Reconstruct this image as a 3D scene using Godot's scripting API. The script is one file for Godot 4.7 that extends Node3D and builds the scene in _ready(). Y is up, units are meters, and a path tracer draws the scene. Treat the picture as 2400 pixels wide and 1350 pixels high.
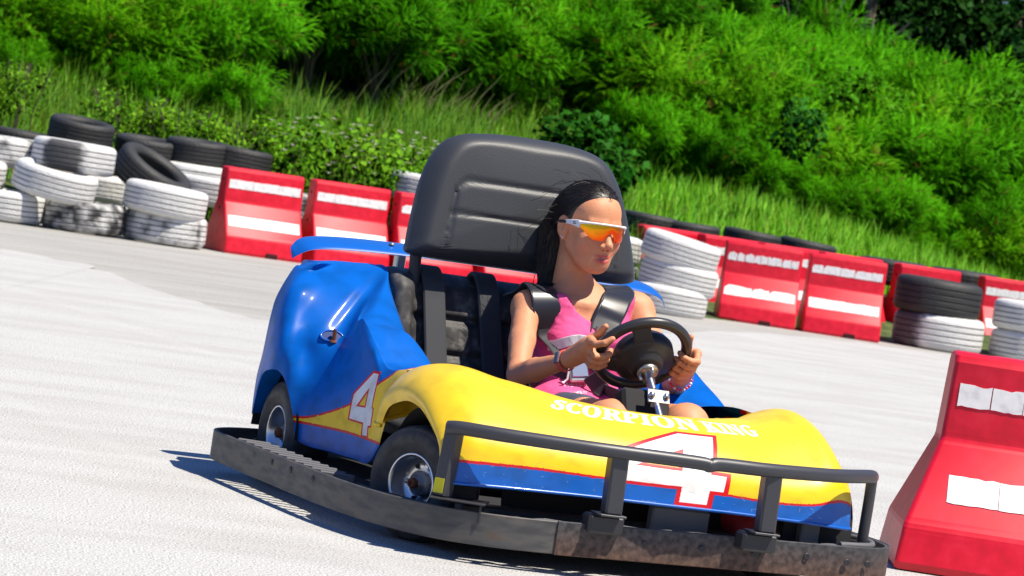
extends Node3D

# ---------------------------------------------------------------- shared state
var M := {}
var rng := RandomNumberGenerator.new()
var kart: Node3D
var rusting := false
var torso_field: Dictionary
const CAM := Vector3(-3.924, 0.931, 8.885)
const RIGHT := Vector3(0.9194, 0.0, 0.3933)   # level direction to the right of the view
const AHEAD := Vector3(0.3933, 0.0, -0.9194)  # level direction the view looks along

func _ready() -> void:
	rng.seed = 41
	# camera
	var cam := Camera3D.new()
	cam.name = "camera"
	cam.position = CAM
	cam.rotation_degrees = Vector3(-1.886, -23.157, 8.738)
	cam.fov = 8.578
	cam.near = 0.1
	cam.far = 400.0
	var lens := CameraAttributesPhysical.new()
	lens.frustum_focal_length = 160.0
	lens.frustum_focus_distance = 9.4
	lens.exposure_aperture = 18.0
	lens.frustum_near = 0.1
	lens.frustum_far = 400.0
	cam.attributes = lens
	cam.current = true
	add_child(cam)
	# sky and air
	var world := WorldEnvironment.new()
	world.name = "world"
	var env := Environment.new()
	env.background_mode = Environment.BG_SKY
	var sky_mat := ProceduralSkyMaterial.new()
	sky_mat.sky_top_color = Color(0.27, 0.46, 0.78)
	sky_mat.sky_horizon_color = Color(0.72, 0.82, 0.92)
	sky_mat.sky_curve = 0.12
	sky_mat.ground_bottom_color = Color(0.35, 0.36, 0.34)
	sky_mat.ground_horizon_color = Color(0.62, 0.66, 0.66)
	sky_mat.sky_energy_multiplier = 0.78
	var sky := Sky.new()
	sky.sky_material = sky_mat
	env.sky = sky
	env.tonemap_mode = Environment.TONE_MAPPER_LINEAR
	env.tonemap_exposure = 1.5
	env.sdfgi_enabled = true
	env.ssao_enabled = true
	env.ssil_enabled = true
	world.environment = env
	add_child(world)
	# sun: nearly overhead, a little to the right of and behind the camera
	var sun := DirectionalLight3D.new()
	sun.name = "sun"
	sun.light_energy = 1.55
	sun.light_color = Color(1.0, 0.965, 0.90)
	sun.light_angular_distance = 0.5
	sun.shadow_enabled = true
	add_child(sun)
	sun.look_at_from_position(Vector3(0.30, 0.90, 0.34) * 30.0, Vector3.ZERO, Vector3(0, 0, -1))
	make_materials()
	build_ground()
	build_vegetation()
	build_tyres()
	build_barriers()
	build_kart()
	build_person()

# ---------------------------------------------------------------- helpers
func v2(a: float, b: float) -> Vector2: return Vector2(a, b)
func v3(a: float, b: float, c: float) -> Vector3: return Vector3(a, b, c)
func lin(r: float, g: float, b: float) -> Color: return Color(r, g, b).linear_to_srgb()

func at(r: float, d: float, y := 0.0) -> Vector3:   # a place so many metres right of and ahead of the viewpoint
	var p := Vector3(CAM.x, 0, CAM.z) + RIGHT * r + AHEAD * d
	p.y = y
	return p

func mk(called: String, c: Color, rough := 0.7, metal := 0.0) -> StandardMaterial3D:
	var m := StandardMaterial3D.new()
	m.resource_name = called
	m.albedo_color = c
	m.roughness = rough
	m.metallic = metal
	M[called] = m
	return m

func noise_tex(freq: float, s: int, size: int, stops: Array, kind := FastNoiseLite.TYPE_SIMPLEX_SMOOTH, oct := 4) -> NoiseTexture2D:
	var n := FastNoiseLite.new()
	n.noise_type = kind
	n.seed = s
	n.frequency = freq
	n.fractal_octaves = oct
	var t := NoiseTexture2D.new()
	t.width = size
	t.height = size
	t.seamless = true
	t.noise = n
	var g := Gradient.new()
	var off := PackedFloat32Array()
	var col := PackedColorArray()
	for e in stops:
		off.append(e[0])
		col.append(e[1])
	g.offsets = off
	g.colors = col
	t.color_ramp = g
	return t

func grey(a: float) -> Color: return Color(a, a, a)

func world_tex(m: StandardMaterial3D, t: Texture2D, metres: float) -> void:
	m.albedo_texture = t
	m.uv1_triplanar = true
	m.uv1_world_triplanar = true
	m.uv1_scale = Vector3.ONE / metres

func own_tex(m: StandardMaterial3D, t: Texture2D, metres: float) -> void:
	m.albedo_texture = t
	m.uv1_triplanar = true
	m.uv1_scale = Vector3.ONE / metres

func relief(m: StandardMaterial3D, t: Texture2D, cm: float) -> void:
	m.heightmap_enabled = true
	m.heightmap_texture = t
	m.heightmap_scale = cm

func tool_new() -> SurfaceTool:
	var st := SurfaceTool.new()
	st.begin(Mesh.PRIMITIVE_TRIANGLES)
	return st

func tri(st: SurfaceTool, a: Vector3, b: Vector3, c: Vector3, out: Vector3) -> void:
	var vs := [a, c, b] if (a - c).cross(a - b).dot(out) < 0.0 else [a, b, c]
	for v in vs:
		if rusting: st.set_color(Color(0.070, 0.071, 0.080).lerp(Color(0.155, 0.078, 0.045), clampf((0.128 - v.y + tilt(v.x)) / 0.085, 0.0, 1.0)))   # rust creeps up from the lower edge
		st.add_vertex(v)

func quad(st: SurfaceTool, a: Vector3, b: Vector3, c: Vector3, d: Vector3, out: Vector3) -> void:
	tri(st, a, b, c, out)
	tri(st, a, c, d, out)

# a box with chamfered edges
func box(st: SurfaceTool, c: Vector3, size: Vector3, b := Basis.IDENTITY, bev := 0.003) -> void:
	st.set_smooth_group(-1)
	var h := size * 0.5
	var e := minf(bev, minf(h.x, minf(h.y, h.z)) * 0.6)
	for ax in 3:
		var u := (ax + 1) % 3
		var w := (ax + 2) % 3
		for s in [-1.0, 1.0]:
			var q := []
			for k in [[-1, -1], [1, -1], [1, 1], [-1, 1]]:
				var p := Vector3.ZERO
				p[ax] = s * h[ax]
				p[u] = k[0] * (h[u] - e)
				p[w] = k[1] * (h[w] - e)
				q.append(c + b * p)
			var o := Vector3.ZERO
			o[ax] = s
			quad(st, q[0], q[1], q[2], q[3], b * o)
		for s1 in [-1.0, 1.0]:
			for s2 in [-1.0, 1.0]:
				var q2 := []
				for k in [[-1, 0], [1, 0], [1, 1], [-1, 1]]:
					var p := Vector3.ZERO
					p[ax] = k[0] * (h[ax] - e)
					p[u] = s1 * (h[u] - (e if k[1] == 1 else 0.0))
					p[w] = s2 * (h[w] - (0.0 if k[1] == 1 else e))
					q2.append(c + b * p)
				var o2 := Vector3.ZERO
				o2[u] = s1
				o2[w] = s2
				quad(st, q2[0], q2[1], q2[2], q2[3], b * o2)
	for sx in [-1.0, 1.0]:
		for sy in [-1.0, 1.0]:
			for sz in [-1.0, 1.0]:
				var sg := Vector3(sx, sy, sz)
				tri(st, c + b * (sg * Vector3(h.x, h.y - e, h.z - e)), c + b * (sg * Vector3(h.x - e, h.y, h.z - e)), c + b * (sg * Vector3(h.x - e, h.y - e, h.z)), b * sg)
	st.set_smooth_group(0)

func smooth_path(pts: Array, n: int, closed := false) -> Array:
	var out := []
	var cnt := pts.size()
	var segs := cnt if closed else cnt - 1
	for i in segs:
		for k in n:
			out.append(cr_at(pts, i + float(k) / n, closed))
	if not closed:
		out.append(pts[cnt - 1])
	return out

func cr_at(P: Array, t: float, closed := false) -> Variant:
	var n := P.size()
	var i := int(floor(t))
	if not closed:
		i = clampi(i, 0, n - 2)
	var u := t - i
	var a
	var d
	if closed:
		a = P[(i - 1 + n) % n]
		d = P[(i + 2) % n]
	else:
		a = P[i - 1] if i > 0 else P[0] * 2.0 - P[1]
		d = P[i + 2] if i + 2 < n else P[n - 1] * 2.0 - P[n - 2]
	var b = P[i % n]
	var c = P[(i + 1) % n]
	return (b * 2.0 + (c - a) * u + (a * 2.0 - b * 5.0 + c * 4.0 - d) * (u * u) + (b * 3.0 - a - c * 3.0 + d) * (u * u * u)) * 0.5

# a round tube along points; r is one radius or one per point
func tube(st: SurfaceTool, pts: Array, r: Variant, sides := 10, closed := false, squash := 1.0) -> void:
	st.set_smooth_group(0)
	var n := pts.size()
	var rings := []
	var up := Vector3.UP
	for i in n:
		var p0: Vector3 = pts[(i - 1 + n) % n] if (closed or i > 0) else pts[i]
		var p1: Vector3 = pts[(i + 1) % n] if (closed or i < n - 1) else pts[i]
		var t := (p1 - p0).normalized()
		if i == 0:
			up = Vector3.UP if absf(t.y) < 0.9 else Vector3.RIGHT
		var s := t.cross(up).normalized()
		up = s.cross(t).normalized()
		var rad: float = r[i] if r is Array else r
		var ring := []
		for k in sides:
			var a := TAU * k / sides
			ring.append(pts[i] + (s * cos(a) + up * sin(a) * squash) * rad)
		rings.append(ring)
	var cnt := n if closed else n - 1
	for i in cnt:
		var A: Array = rings[i]
		var B: Array = rings[(i + 1) % n]
		for k in sides:
			var k2 := (k + 1) % sides
			quad(st, A[k], B[k], B[k2], A[k2], (A[k] + A[k2]) * 0.5 - pts[i])
	if not closed:
		st.set_smooth_group(-1)
		for e in [0, n - 1]:
			var o: Vector3 = (pts[0] - pts[1]) if e == 0 else (pts[n - 1] - pts[n - 2])
			for k in sides:
				tri(st, pts[e], rings[e][k], rings[e][(k + 1) % sides], o)
		st.set_smooth_group(0)

# turns a profile of (radius, height) round an axis
func lathe(st: SurfaceTool, prof: Array, segs: int, tr := Transform3D.IDENTITY, hint_in := false) -> void:
	st.set_smooth_group(0)
	for i in prof.size() - 1:
		var p: Vector2 = prof[i]
		var q: Vector2 = prof[i + 1]
		var nn := Vector2(q.y - p.y, -(q.x - p.x))
		if hint_in:
			nn = -nn
		for k in segs:
			var a := TAU * k / segs
			var b := TAU * (k + 1) / segs
			var A := tr * Vector3(p.x * cos(a), p.y, p.x * sin(a))
			var B := tr * Vector3(p.x * cos(b), p.y, p.x * sin(b))
			var C := tr * Vector3(q.x * cos(b), q.y, q.x * sin(b))
			var D := tr * Vector3(q.x * cos(a), q.y, q.x * sin(a))
			var m := (a + b) * 0.5
			var o := tr.basis * Vector3(nn.x * cos(m), nn.y, nn.x * sin(m))
			if p.x < 1e-6:
				tri(st, A, C, D, o)
			elif q.x < 1e-6:
				tri(st, A, B, C, o)
			else:
				quad(st, A, B, C, D, o)

# a smooth surface through a net of points, turned to face away from «inside»
func patch(st: SurfaceTool, net: Array, nu: int, nv: int, inside: Vector3) -> void:
	st.set_smooth_group(0)
	var U := net.size() - 1
	var V: int = net[0].size() - 1
	var cols := []
	for c in net:
		var l := []
		for j in nv + 1:
			l.append(cr_at(c, float(V) * j / nv))
		cols.append(l)
	var P := []
	for i in nu + 1:
		var l := []
		for j in nv + 1:
			var line := []
			for c in cols:
				line.append(c[j])
			l.append(cr_at(line, float(U) * i / nu))
		P.append(l)
	var sum := 0.0
	for i in nu:
		for j in nv:
			sum += (P[i][j] - P[i + 1][j + 1]).cross(P[i][j] - P[i + 1][j]).dot(P[i][j] - inside)
	for i in nu:
		for j in nv:
			var ix := [[i, j], [i + 1, j], [i + 1, j + 1], [i, j], [i + 1, j + 1], [i, j + 1]]
			if sum < 0.0:
				ix = [[i, j], [i + 1, j + 1], [i + 1, j], [i, j], [i, j + 1], [i + 1, j + 1]]
			for e in ix:
				st.set_uv(Vector2(float(e[0]) / nu, float(e[1]) / nv))
				st.add_vertex(P[e[0]][e[1]])

# a flat strap along points: «across» gives its width direction
func ribbon(st: SurfaceTool, pts: Array, across: Array, width: Variant, thick: float) -> void:
	var n := pts.size()
	st.set_smooth_group(0)
	var L := []
	for i in n:
		var t: Vector3 = ((pts[mini(i + 1, n - 1)] - pts[maxi(i - 1, 0)]) as Vector3).normalized()
		var ac: Vector3 = across[i] if across.size() > 1 else across[0]
		ac = (ac - t * ac.dot(t)).normalized()
		var nn := ac.cross(t).normalized()
		var w: float = width[i] if width is Array else width
		var ring := []
		for k in [[-0.5, 0.22], [-0.44, 0.5], [0.44, 0.5], [0.5, 0.22], [0.5, -0.22], [0.44, -0.5], [-0.44, -0.5], [-0.5, -0.22]]:
			ring.append(pts[i] + ac * (w * k[0]) + nn * (thick * k[1]))
		L.append(ring)
	for i in n - 1:
		for k in 8:
			var k2 := (k + 1) % 8
			st.set_smooth_group(k + 1)
			quad(st, L[i][k], L[i + 1][k], L[i + 1][k2], L[i][k2], (L[i][k] + L[i][k2]) * 0.5 - (pts[i] as Vector3))
	st.set_smooth_group(-1)
	for e in [0, n - 1]:
		var o: Vector3 = (pts[0] - pts[1]) if e == 0 else (pts[n - 1] - pts[n - 2])
		for k in 8:
			tri(st, pts[e], L[e][k], L[e][(k + 1) % 8], o)

func commit(called: String, st: SurfaceTool, m: Material, parent: Node = self) -> MeshInstance3D:
	st.generate_normals()
	st.index()
	var o := MeshInstance3D.new()
	o.name = called
	o.mesh = st.commit()
	o.material_override = m
	parent.add_child(o, true)
	return o

func tag(o: Node, label: String, category := "", group := "", kind := "") -> Node:
	o.set_meta("label", label)
	if category: o.set_meta("category", category)
	if group: o.set_meta("group", group)
	if kind: o.set_meta("kind", kind)
	return o

func base(called: String, where: Vector3, label: String, category: String, group := "") -> Node3D:
	var o := Node3D.new()
	o.name = called
	o.position = where
	add_child(o, true)
	tag(o, label, category, group)
	return o

# ---------------------------------------------------------------- materials
func make_materials() -> void:
	var m: StandardMaterial3D
	m = mk("pale_asphalt", Color.WHITE, 0.95)
	world_tex(m, noise_tex(0.19, 3, 1024, [[0.18, lin(0.15, 0.148, 0.146)], [0.34, lin(0.385, 0.382, 0.372)], [0.54, lin(0.48, 0.477, 0.462)], [0.8, lin(0.60, 0.597, 0.58)]], FastNoiseLite.TYPE_SIMPLEX, 3), 1.7)
	m.detail_enabled = true
	m.detail_blend_mode = BaseMaterial3D.BLEND_MODE_MUL
	m.detail_albedo = noise_tex(0.012, 8, 512, [[0.25, lin(0.90, 0.895, 0.88)], [0.5, lin(0.96, 0.96, 0.955)], [0.75, Color.WHITE]])
	m.detail_uv_layer = BaseMaterial3D.DETAIL_UV_2
	m.uv2_triplanar = true
	m.uv2_world_triplanar = true
	m.uv2_scale = Vector3(0.13, 0.13, 0.31)
	relief(m, noise_tex(0.30, 5, 1024, [[0.2, grey(0)], [0.8, grey(1)]], FastNoiseLite.TYPE_SIMPLEX, 2), 0.10)
	m = mk("grey_asphalt", Color.WHITE, 0.95)
	world_tex(m, noise_tex(0.18, 13, 1024, [[0.18, lin(0.17, 0.166, 0.154)], [0.4, lin(0.335, 0.33, 0.31)], [0.6, lin(0.405, 0.40, 0.38)], [0.85, lin(0.52, 0.51, 0.485)]], FastNoiseLite.TYPE_SIMPLEX, 3), 2.3)
	m.detail_enabled = true
	m.detail_blend_mode = BaseMaterial3D.BLEND_MODE_MUL
	m.detail_albedo = noise_tex(0.01, 18, 512, [[0.25, lin(0.86, 0.85, 0.82)], [0.75, Color.WHITE]])
	m.detail_uv_layer = BaseMaterial3D.DETAIL_UV_2
	m.uv2_triplanar = true
	m.uv2_world_triplanar = true
	m.uv2_scale = Vector3(0.08, 0.1, 0.4)
	m = mk("soil", Color.WHITE, 1.0)
	world_tex(m, noise_tex(0.03, 31, 512, [[0.2, lin(0.025, 0.04, 0.008)], [0.5, lin(0.05, 0.09, 0.012)], [0.8, lin(0.10, 0.12, 0.03)]]), 2.0)
	# moulded red plastic, a little chalky
	m = mk("red_plastic", Color.WHITE, 0.42)
	own_tex(m, noise_tex(0.02, 41, 512, [[0.2, lin(0.56, 0.002, 0.016)], [0.55, lin(0.66, 0.003, 0.022)], [0.85, lin(0.70, 0.012, 0.035)]]), 0.8)
	m = mk("tape", Color.WHITE, 0.5)
	own_tex(m, noise_tex(0.03, 43, 256, [[0.15, lin(0.62, 0.62, 0.63)], [0.4, lin(0.73, 0.73, 0.73)], [0.8, lin(0.79, 0.79, 0.78)]]), 0.35)
	mk("dark_slot", lin(0.05, 0.002, 0.004), 0.9)
	m = mk("tyre_skin", Color.WHITE, 0.62)
	m.vertex_color_use_as_albedo = true
	relief(m, noise_tex(0.06, 51, 256, [[0.2, grey(0)], [0.8, grey(1)]]), 0.25)
	m.uv1_triplanar = true
	m.uv1_scale = Vector3.ONE * 4.0
	# kart
	m = mk("blue_gel", lin(0.003, 0.105, 0.47), 0.32)
	m.clearcoat_enabled = true
	m.clearcoat = 0.35
	m.clearcoat_roughness = 0.08
	m = mk("steel", Color.WHITE, 0.45, 0.35)
	own_tex(m, noise_tex(0.02, 61, 512, [[0.2, lin(0.035, 0.037, 0.045)], [0.5, lin(0.06, 0.062, 0.075)], [0.72, lin(0.10, 0.10, 0.11)], [0.85, lin(0.13, 0.12, 0.11)]]), 0.5)
	m.uv1_scale = Vector3(1.5, 5.0, 1.5)
	m = mk("worn_steel", Color.WHITE, 0.6, 0.2)
	own_tex(m, noise_tex(0.014, 62, 512, [[0.2, lin(0.050, 0.049, 0.052)], [0.5, lin(0.078, 0.076, 0.074)], [0.72, lin(0.105, 0.098, 0.088)], [0.88, lin(0.12, 0.085, 0.060)]], FastNoiseLite.TYPE_SIMPLEX_SMOOTH, 6), 0.5)
	m.uv1_scale = Vector3(1.3, 4.0, 1.3)
	m = mk("rusty_steel", Color.WHITE, 0.7, 0.15)
	m.vertex_color_use_as_albedo = true
	own_tex(m, noise_tex(0.035, 63, 512, [[0.15, lin(0.30, 0.30, 0.32)], [0.45, lin(0.62, 0.60, 0.60)], [0.8, Color.WHITE]], FastNoiseLite.TYPE_SIMPLEX_SMOOTH, 6), 0.4)
	mk("guard_paint", lin(0.048, 0.049, 0.056), 0.42, 0.2)
	mk("black_plastic", lin(0.022, 0.022, 0.026), 0.5)
	mk("black_deep", lin(0.012, 0.012, 0.014), 0.8)
	mk("grey_plastic", lin(0.11, 0.11, 0.12), 0.6)
	mk("chrome", lin(0.72, 0.72, 0.74), 0.28, 1.0)
	mk("zinc", lin(0.50, 0.49, 0.46), 0.35, 0.9)
	mk("dull_alloy", lin(0.26, 0.25, 0.25), 0.45, 0.7)
	mk("rust", lin(0.16, 0.05, 0.02), 0.8)
	mk("yellow_paint", lin(0.62, 0.55, 0.01), 0.6)
	m = mk("kart_rubber", Color.WHITE, 0.66)
	own_tex(m, noise_tex(0.03, 71, 256, [[0.2, lin(0.028, 0.028, 0.032)], [0.8, lin(0.062, 0.06, 0.062)]]), 0.3)
	m = mk("seat_vinyl", lin(0.031, 0.034, 0.040), 0.5)
	m.uv1_triplanar = true
	m.uv1_scale = Vector3.ONE * 9.0
	relief(m, noise_tex(0.05, 73, 512, [[0.2, grey(0)], [0.8, grey(1)]], FastNoiseLite.TYPE_CELLULAR, 2), 0.02)
	m = mk("worn_vinyl", Color.WHITE, 0.62)
	own_tex(m, noise_tex(0.02, 75, 512, [[0.2, lin(0.020, 0.020, 0.022)], [0.55, lin(0.035, 0.034, 0.034)], [0.72, lin(0.09, 0.085, 0.08)], [0.85, lin(0.14, 0.13, 0.12)]]), 0.5)
	m = mk("webbing", lin(0.040, 0.042, 0.048), 0.75)
	mk("black_leather", lin(0.024, 0.025, 0.032), 0.30)
	mk("wheel_grip", lin(0.028, 0.028, 0.031), 0.38)
	# person
	m = mk("skin", Color.WHITE, 0.55)
	m.vertex_color_use_as_albedo = true
	m.subsurf_scatter_enabled = true
	m.subsurf_scatter_strength = 0.03
	m.uv1_triplanar = true
	m.uv1_scale = Vector3.ONE * 7.0
	relief(m, noise_tex(0.08, 83, 512, [[0.2, grey(0)], [0.8, grey(1)]], FastNoiseLite.TYPE_SIMPLEX_SMOOTH, 4), 0.05)
	m = mk("hair", lin(0.014, 0.010, 0.009), 0.45)
	m = mk("pink_cloth", lin(0.80, 0.085, 0.26), 0.8)
	relief(m, noise_tex(0.012, 81, 256, [[0.2, grey(0)], [0.8, grey(1)]], FastNoiseLite.TYPE_SIMPLEX_SMOOTH, 2), 0.35)
	m.uv1_triplanar = true
	m.uv1_scale = Vector3(5, 9, 5)
	mk("shorts_cloth", lin(0.05, 0.06, 0.10), 0.85)
	mk("white_print", lin(0.78, 0.77, 0.78), 0.7)
	mk("white_frame", lin(0.80, 0.80, 0.80), 0.3)
	m = mk("mirror_lens", Color.WHITE, 0.06, 1.0)
	m.vertex_color_use_as_albedo = true
	mk("coral_strap", lin(0.70, 0.12, 0.09), 0.5)
	mk("watch_face", lin(0.12, 0.13, 0.16), 0.2)
	m = mk("pearl", lin(0.8, 0.8, 0.78), 0.2)
	m = mk("pink_beads", lin(0.75, 0.05, 0.10), 0.15)
	mk("shoe_red", lin(0.45, 0.03, 0.04), 0.6)
	# foliage
	m = mk("leaf", Color.WHITE, 0.55)
	m.vertex_color_use_as_albedo = true
	m.backlight_enabled = true
	m.backlight = Color(0.9, 0.9, 0.9)
	m.metallic_specular = 0.15
	m = mk("grass_blade", Color.WHITE, 0.6)
	m.vertex_color_use_as_albedo = true
	m.backlight_enabled = true
	m.backlight = Color(0.7, 0.7, 0.7)
	m.metallic_specular = 0.3
	mk("twig", lin(0.10, 0.075, 0.05), 0.9)
	mk("grey_twig", lin(0.30, 0.27, 0.24), 0.9)
	mk("petal", lin(0.80, 0.76, 0.70), 0.7)

# ---------------------------------------------------------------- ground
func hill(r: float, d: float) -> float:   # height of the bank behind the track
	var foot := 27.6 + 0.35 * maxf(r, -4.0)
	var t := d - foot
	if t <= 0.0:
		return 0.0
	var rise := 0.175 - 0.012 * clampf(r, -6.0, 6.0)
	return rise * t * t / (t + 2.0) + 0.10 * sin(r * 1.3 + d * 0.7) * minf(t * 0.3, 1.0)

func build_ground() -> void:
	var st := tool_new()
	quad(st, v3(-300, 0, -300), v3(300, 0, -300), v3(300, 0, 300), v3(-300, 0, 300), Vector3.UP)
	tag(commit("ground", st, M.grey_asphalt), "grey asphalt ground running back to the barriers", "", "", "structure")
	# the paler racing surface, a worn layer with a ragged edge
	st = tool_new()
	var far_edge := [v2(-8.0, 22.0), v2(-2.9, 21.5), v2(-2.2, 20.6), v2(-1.4, 18.6), v2(-0.7, 18.2), v2(0.2, 19.6), v2(1.0, 24.0), v2(2.0, 27.2), v2(4.0, 28.3), v2(9.0, 28.6)]
	var edge := smooth_path(far_edge, 24)
	var wob := FastNoiseLite.new()
	wob.seed = 5
	wob.frequency = 0.9
	var A := []
	for e in edge:
		A.append(at(e.x, e.y + 0.35 * wob.get_noise_2d(e.x * 3.0, 0.0), 0.004))
	for i in A.size() - 1:
		var p: Vector3 = A[i]
		var q: Vector3 = A[i + 1]
		quad(st, p, q, q - AHEAD * 26.0, p - AHEAD * 26.0, Vector3.UP)
	tag(commit("track", st, M.pale_asphalt), "pale worn asphalt of the kart track", "", "", "structure")
	# the bank
	st = tool_new()
	var nr := 60
	var nd := 60
	var P := []
	for i in nr + 1:
		var l := []
		for j in nd + 1:
			var r := -16.0 + 40.0 * i / nr
			var d := 26.5 + 0.2 * j + 0.017 * j * j
			l.append(at(r, d, hill(r, d) - (0.02 if hill(r, d) <= 0.0 else 0.0)))
		P.append(l)
	for i in nr:
		for j in nd:
			quad(st, P[i][j], P[i + 1][j], P[i + 1][j + 1], P[i][j + 1], Vector3.UP)
	tag(commit("hillside", st, M.soil), "earth bank under the grass and shrubs", "", "", "structure")

# ---------------------------------------------------------------- barriers
const BAR_L := 0.58
const BAR_H := 0.592

func bar_half(y: float) -> float:   # half the thickness at a height
	if y > 0.354: return lerpf(0.075, 0.062, (y - 0.354) / 0.238)
	if y > 0.118: return lerpf(0.205, 0.075, (y - 0.118) / 0.236)
	return lerpf(0.225, 0.205, y / 0.118)

func make_barrier(flare := 0.0) -> Node3D:   # flare: how far the ends spread at the foot
	var o := Node3D.new()
	o.name = "traffic_barrier"
	add_child(o, true)
	var ys := [0.0, 0.02, 0.10, 0.112, 0.124, 0.14, 0.34, 0.349, 0.359, 0.372, 0.565, 0.583, BAR_H]
	var side := []
	for y in ys:
		var d := bar_half(y)
		if y == 0.0: d -= 0.008
		if y == 0.583: d -= 0.006
		if y == BAR_H: d -= 0.018
		side.append(Vector2(d, y))
	var ring := []
	for p in side: ring.append(p)
	for i in side.size(): ring.append(Vector2(-side[side.size() - 1 - i].x, side[side.size() - 1 - i].y))
	var st := tool_new()
	var xs := [-BAR_L / 2, -BAR_L / 2 + 0.004, -BAR_L / 2 + 0.014, 0.0, BAR_L / 2 - 0.014, BAR_L / 2 - 0.004, BAR_L / 2]
	var ins := [0.010, 0.003, 0.0, 0.0, 0.0, 0.003, 0.010]
	var R := []
	for k in xs.size():
		var l := []
		for p in ring:
			var spread := signf(xs[k]) * flare * (bar_half(p.y) - 0.062) / 0.163 if absf(xs[k]) > 0.1 else 0.0
			l.append(Vector3(xs[k] + spread, clampf(p.y, ins[k], BAR_H - ins[k]), p.x - signf(p.x) * ins[k]))
		R.append(l)
	var n := ring.size()
	for k in xs.size() - 1:
		for i in n:
			var j := (i + 1) % n
			var mid := Vector3(0, 0.25, 0)
			st.set_smooth_group(i + 1)
			quad(st, R[k][i], R[k + 1][i], R[k + 1][j], R[k][j], ((R[k][i] + R[k][j]) * 0.5 - mid) * Vector3(0, 1, 1))
	st.set_smooth_group(-1)
	for e in [0, xs.size() - 1]:
		var half := n / 2
		for i in half - 1:
			quad(st, R[e][i], R[e][i + 1], R[e][n - 2 - i], R[e][n - 1 - i], Vector3(xs[e], 0, 0))
	commit("barrier_body", st, M.red_plastic, o)
	# feet slots and pin holes
	for s in [-1.0, 1.0]:
		st = tool_new()
		box(st, v3(0.06 * s, 0.018, s * 0.224), v3(0.085, 0.035, 0.012), Basis.IDENTITY, 0.004)
		commit("fork_slot", st, M.dark_slot, o)
	for s in [-1.0, 1.0]:
		for y in [0.50, 0.30]:
			st = tool_new()
			if flare > 0.0: continue
			lathe(st, [v2(0, 0.0015), v2(0.011, 0.0015), v2(0.013, -0.002)], 12, Transform3D(Basis(Vector3(0, 0, 1), -s * PI / 2), v3(s * BAR_L / 2, y, 0.0)))
			commit("pin_hole", st, M.dark_slot, o)
		st = tool_new()
		lathe(st, [v2(0, 0.0015), v2(0.02, 0.0015), v2(0.022, -0.002)], 12, Transform3D(Basis.IDENTITY, v3(s * 0.2, BAR_H, 0.0)))
		commit("pin_hole", st, M.dark_slot, o)
	return o

# reflective tape in torn pieces; «torn» says how ragged
func add_tape(o: Node3D, y0: float, y1: float, torn: float, pieces: int, s: int) -> void:
	var g := RandomNumberGenerator.new()
	g.seed = s
	var x := -BAR_L / 2 + 0.022
	var end := BAR_L / 2 - 0.022
	var st := tool_new()
	st.set_smooth_group(-1)
	for k in pieces:
		var w := (end - x) / (pieces - k) * g.randf_range(0.75, 1.25) if k < pieces - 1 else end - x
		var gap := 0.001 + torn * g.randf_range(0.0, 0.006)
		var sub := 7
		var prev := []
		for i in sub + 1:
			var xx := x + (w - gap) * i / sub
			var a := y0 + torn * g.randf_range(-0.003, 0.005)
			var b := y1 + torn * g.randf_range(-0.012, 0.004)
			if i == 0 and g.randf() < torn * 0.5: b -= 0.02
			var lean := torn * g.randf_range(-0.002, 0.002)
			var cur := [Vector3(xx + lean, a, bar_half(a) + 0.0022), Vector3(xx - lean, b, bar_half(b) + 0.0022)]
			if i > 0:
				var nn := Vector3(0, cur[0].z - cur[1].z, cur[1].y - cur[0].y).normalized()
				quad(st, prev[0], cur[0], cur[1], prev[1], nn)
				quad(st, prev[1], cur[1], cur[1] - nn * 0.0022, prev[1] - nn * 0.0022, Vector3.UP)
				quad(st, prev[0], cur[0], cur[0] - nn * 0.0022, prev[0] - nn * 0.0022, Vector3.DOWN)
			prev = cur
		x += w
	commit("tape_stripe", st, M.tape, o)

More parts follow.
